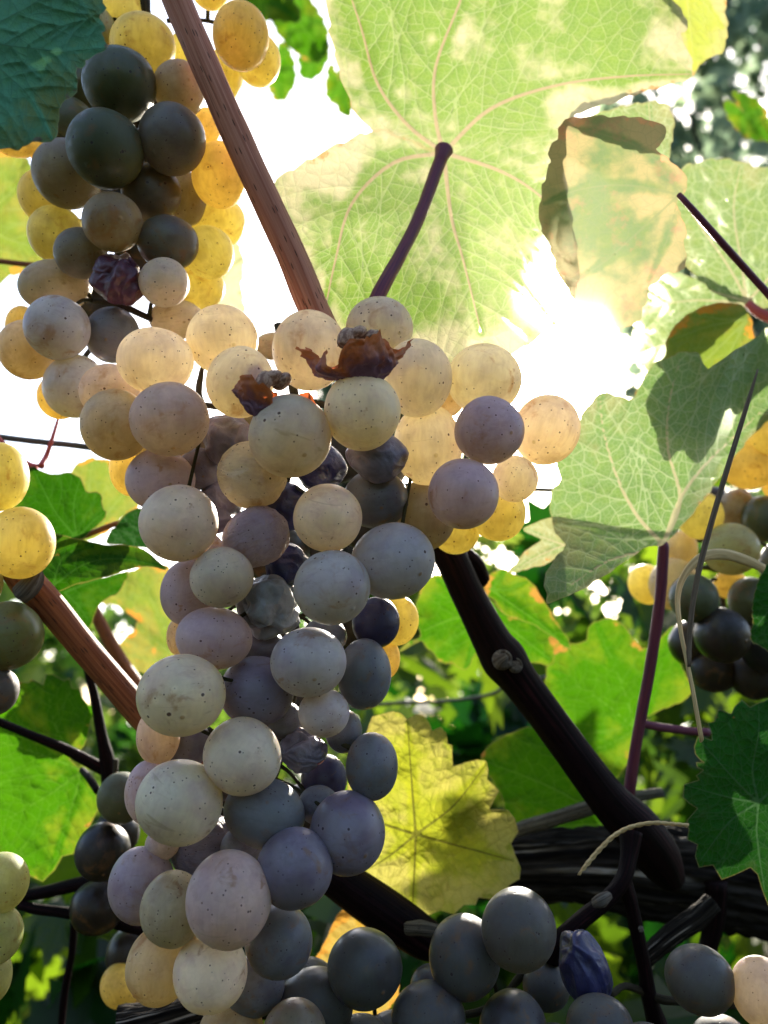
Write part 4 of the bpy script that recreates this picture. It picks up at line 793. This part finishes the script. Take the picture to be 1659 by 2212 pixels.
def leaves_mesh(pos, size, shape, seed, droop=.5, tone=None):
    r = np.random.default_rng(seed); N = len(pos); k = len(shape)
    nrm = r.normal(0, 1, (N, 3)); nrm[:, 1] -= .5; nrm[:, 2] += .5; nrm /= np.linalg.norm(nrm, axis=1)[:, None]
    up = r.normal(0, .7, (N, 3)); up[:, 2] -= droop * 2
    up -= (up * nrm).sum(1)[:, None] * nrm; up /= np.linalg.norm(up, axis=1)[:, None]; sd_ = np.cross(up, nrm)
    sz = size * r.uniform(.55, 1.25, N)
    pts = pos[:, None, :] + sz[:, None, None] * (shape[None, :, 0:1] * sd_[:, None, :] + shape[None, :, 1:2] * up[:, None, :]
          - (np.abs(shape[None, :, 0:1]) * .35 * r.uniform(-.5, 1, (N, 1, 1)) + shape[None, :, 1:2] ** 2 * .25 * r.uniform(-.3, 1, (N, 1, 1))) * nrm[:, None, :])
    V = np.concatenate([pos[:, None, :], pts], 1).reshape(-1, 3); base = np.arange(N) * (k + 1)
    j = np.arange(k); tri = np.stack([np.zeros(k, int), 1 + j, 1 + (j + 1) % k], -1)
    Fs = (base[:, None, None] + tri[None]).reshape(-1, 3)
    lc = np.repeat(np.clip((r.uniform(0, 1, N) if tone is None else tone), 0, 1), k + 1)
    return V, Fs, lc
def stuff(name, pos, size, shape, mat, seed, tone=None, droop=.5):
    V, Fs, lc = leaves_mesh(pos, size, shape, seed, droop, tone)
    o = link_mesh(name, V, Fs, mat, smooth=False, attrs=dict(lc=lc), origin=pos.mean(0)); return o
def n3(p, s, seed): return np.array([noise.noise(Vector(q) / s + Vector((seed, seed * 2, 0))) for q in p])
# next vine row across the alley
r = np.random.default_rng(77)
p = np.stack([r.uniform(-5, 5, 20000), r.uniform(2.3, 3.1, 20000), r.uniform(.15, 2.15, 20000)], -1)
den = n3(p, .35, 3) + .35 * n3(p, .9, 8)
top = 1.85 + .25 * np.sin(p[:, 0] * 2.1) + .18 * np.sin(p[:, 0] * 5.3)
p = p[(den > -.10) & (p[:, 2] < top)][:9500]
tag(stuff('vine_row_foliage', p, .058, SHAPE, F_VINE, 1, tone=.5 + .9 * n3(p, .2, 4)), 'blurred row of green vines across the alley behind the bunch', 'foliage', kind='stuff')
p = np.stack([r.uniform(-6, 7, 9000), r.uniform(4.6, 5.6, 9000), r.uniform(.1, 2.0, 9000)], -1)
tag(stuff('vine_row_foliage', p, .085, SHAPE, F_VINE, 31, tone=.35 + .8 * n3(p, .3, 24)), 'second row of vines farther off across the alley', 'foliage', kind='stuff')
# unseen row behind the photographer, raised and closed in to block low light
p = np.stack([r.uniform(-4, 4, 7000), r.uniform(-1.7, -.95, 7000), r.uniform(.1, 2.35, 7000)], -1)
p = p[n3(p, .4, 13) > -.15][:4000]
tag(stuff('vine_row_foliage', p, .075, SHAPE, F_NEAR, 21, tone=.4 + .8 * n3(p, .2, 14)), 'unseen row of green vines on the near side of the alley', 'foliage', kind='stuff')
# nearer tangle of the same vine, low behind the bunch
p = np.stack([r.uniform(-.85, .85, 14000), r.uniform(.55, 1.35, 14000), r.uniform(.45, 1.75, 14000)], -1)
lim = 1.20 + .36 * np.clip((p[:, 0] / p[:, 1] - .12) / .1, 0, 1) * p[:, 1] + .09 * np.sin(p[:, 0] * 9 + 1) + .05 * np.sin(p[:, 0] * 23)
p = p[(n3(p, .16, 6) > -.02) & (p[:, 2] < lim)][:3000]
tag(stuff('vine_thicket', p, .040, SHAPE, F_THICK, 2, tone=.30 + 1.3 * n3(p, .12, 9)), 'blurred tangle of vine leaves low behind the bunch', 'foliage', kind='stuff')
p = np.stack([r.uniform(-3, 3, 9000), r.uniform(.6, 3.5, 9000), r.uniform(.0, .10, 9000)], -1)
blade = np.array([(.06, -1), (.09, -.2), (.03, .8), (0, 1.1), (-.03, .8), (-.09, -.2), (-.06, -1)])
tag(stuff('grass', p, .10, blade, F_GRASS, 3, droop=-1.2), 'long grass on the ground between the vine rows', 'grass', kind='stuff')
# trees beyond
def tree(x, y, h, w, n, seed, label, low=.9):
    rr = np.random.default_rng(seed); t = thing('tree', (x, y, 0), label, 'tree', 'trees behind the vines')
    q = rr.normal(0, 1, (n * 4, 3)); q /= np.linalg.norm(q, axis=1)[:, None]; q *= rr.uniform(.25, 1, (n * 4, 1)) ** .5
    q = q * np.array([w, w * .8, (h - low) / 2]) + np.array([x, y, (h + low) / 2])
    dn = n3(q, .45, seed) + .5 * n3(q, 1.1, seed + 3); q = q[dn > .02][:n]
    V, Fs, lc = leaves_mesh(q, .075, SHAPE if seed % 2 else OVAL, seed, .5, .45 + .8 * n3(q, .5, seed + 1))
    link_mesh('crown', V, Fs, F_TREE, t, smooth=False, attrs=dict(lc=lc))
    bm = __import__('bmesh').new()
    def limb(a, b_, r0, r1):
        a, b_ = Vector(a), Vector(b_); m_ = Matrix.Translation((a + b_) / 2) @ (b_ - a).to_track_quat('Z', 'Y').to_matrix().to_4x4()
        __import__('bmesh').ops.create_cone(bm, cap_ends=True, segments=10, radius1=r0, radius2=r1, depth=(b_ - a).length, matrix=m_)
    limb((0, 0, 0), (.1, 0, h * .45), .12, .08); limb((.1, 0, h * .45), (-.1, .1, h * .85), .08, .03)
    for k in range(6):
        a = rr.uniform(0, 6.28); z0 = h * rr.uniform(.3, .6); limb((.08, 0, z0), (.08 + math.cos(a) * w * .7, math.sin(a) * w * .6, z0 + h * .22), .05, .015)
    me = bpy.data.meshes.new('trunk'); bm.to_mesh(me); bm.free(); me.materials.append(B_OLD)
    o = bpy.data.objects.new('trunk', me); col.objects.link(o); o.parent = t
tree(2.55, 5.0, 8.2, .95, 5000, 5, 'tall blue green tree filling the upper right corner beyond the leaves')
tree(4.5, 7.5, 9.5, 1.5, 5000, 6, 'farther tree at the far right edge behind the nearer one')
tree(-.35, 6.5, 4.9, .75, 1500, 7, 'slim tree whose top shows beside the big leaf at top centre', 3.2)
tree(-1.3, 7.5, 2.6, 1.0, 1500, 8, 'low round tree behind the wire at left')
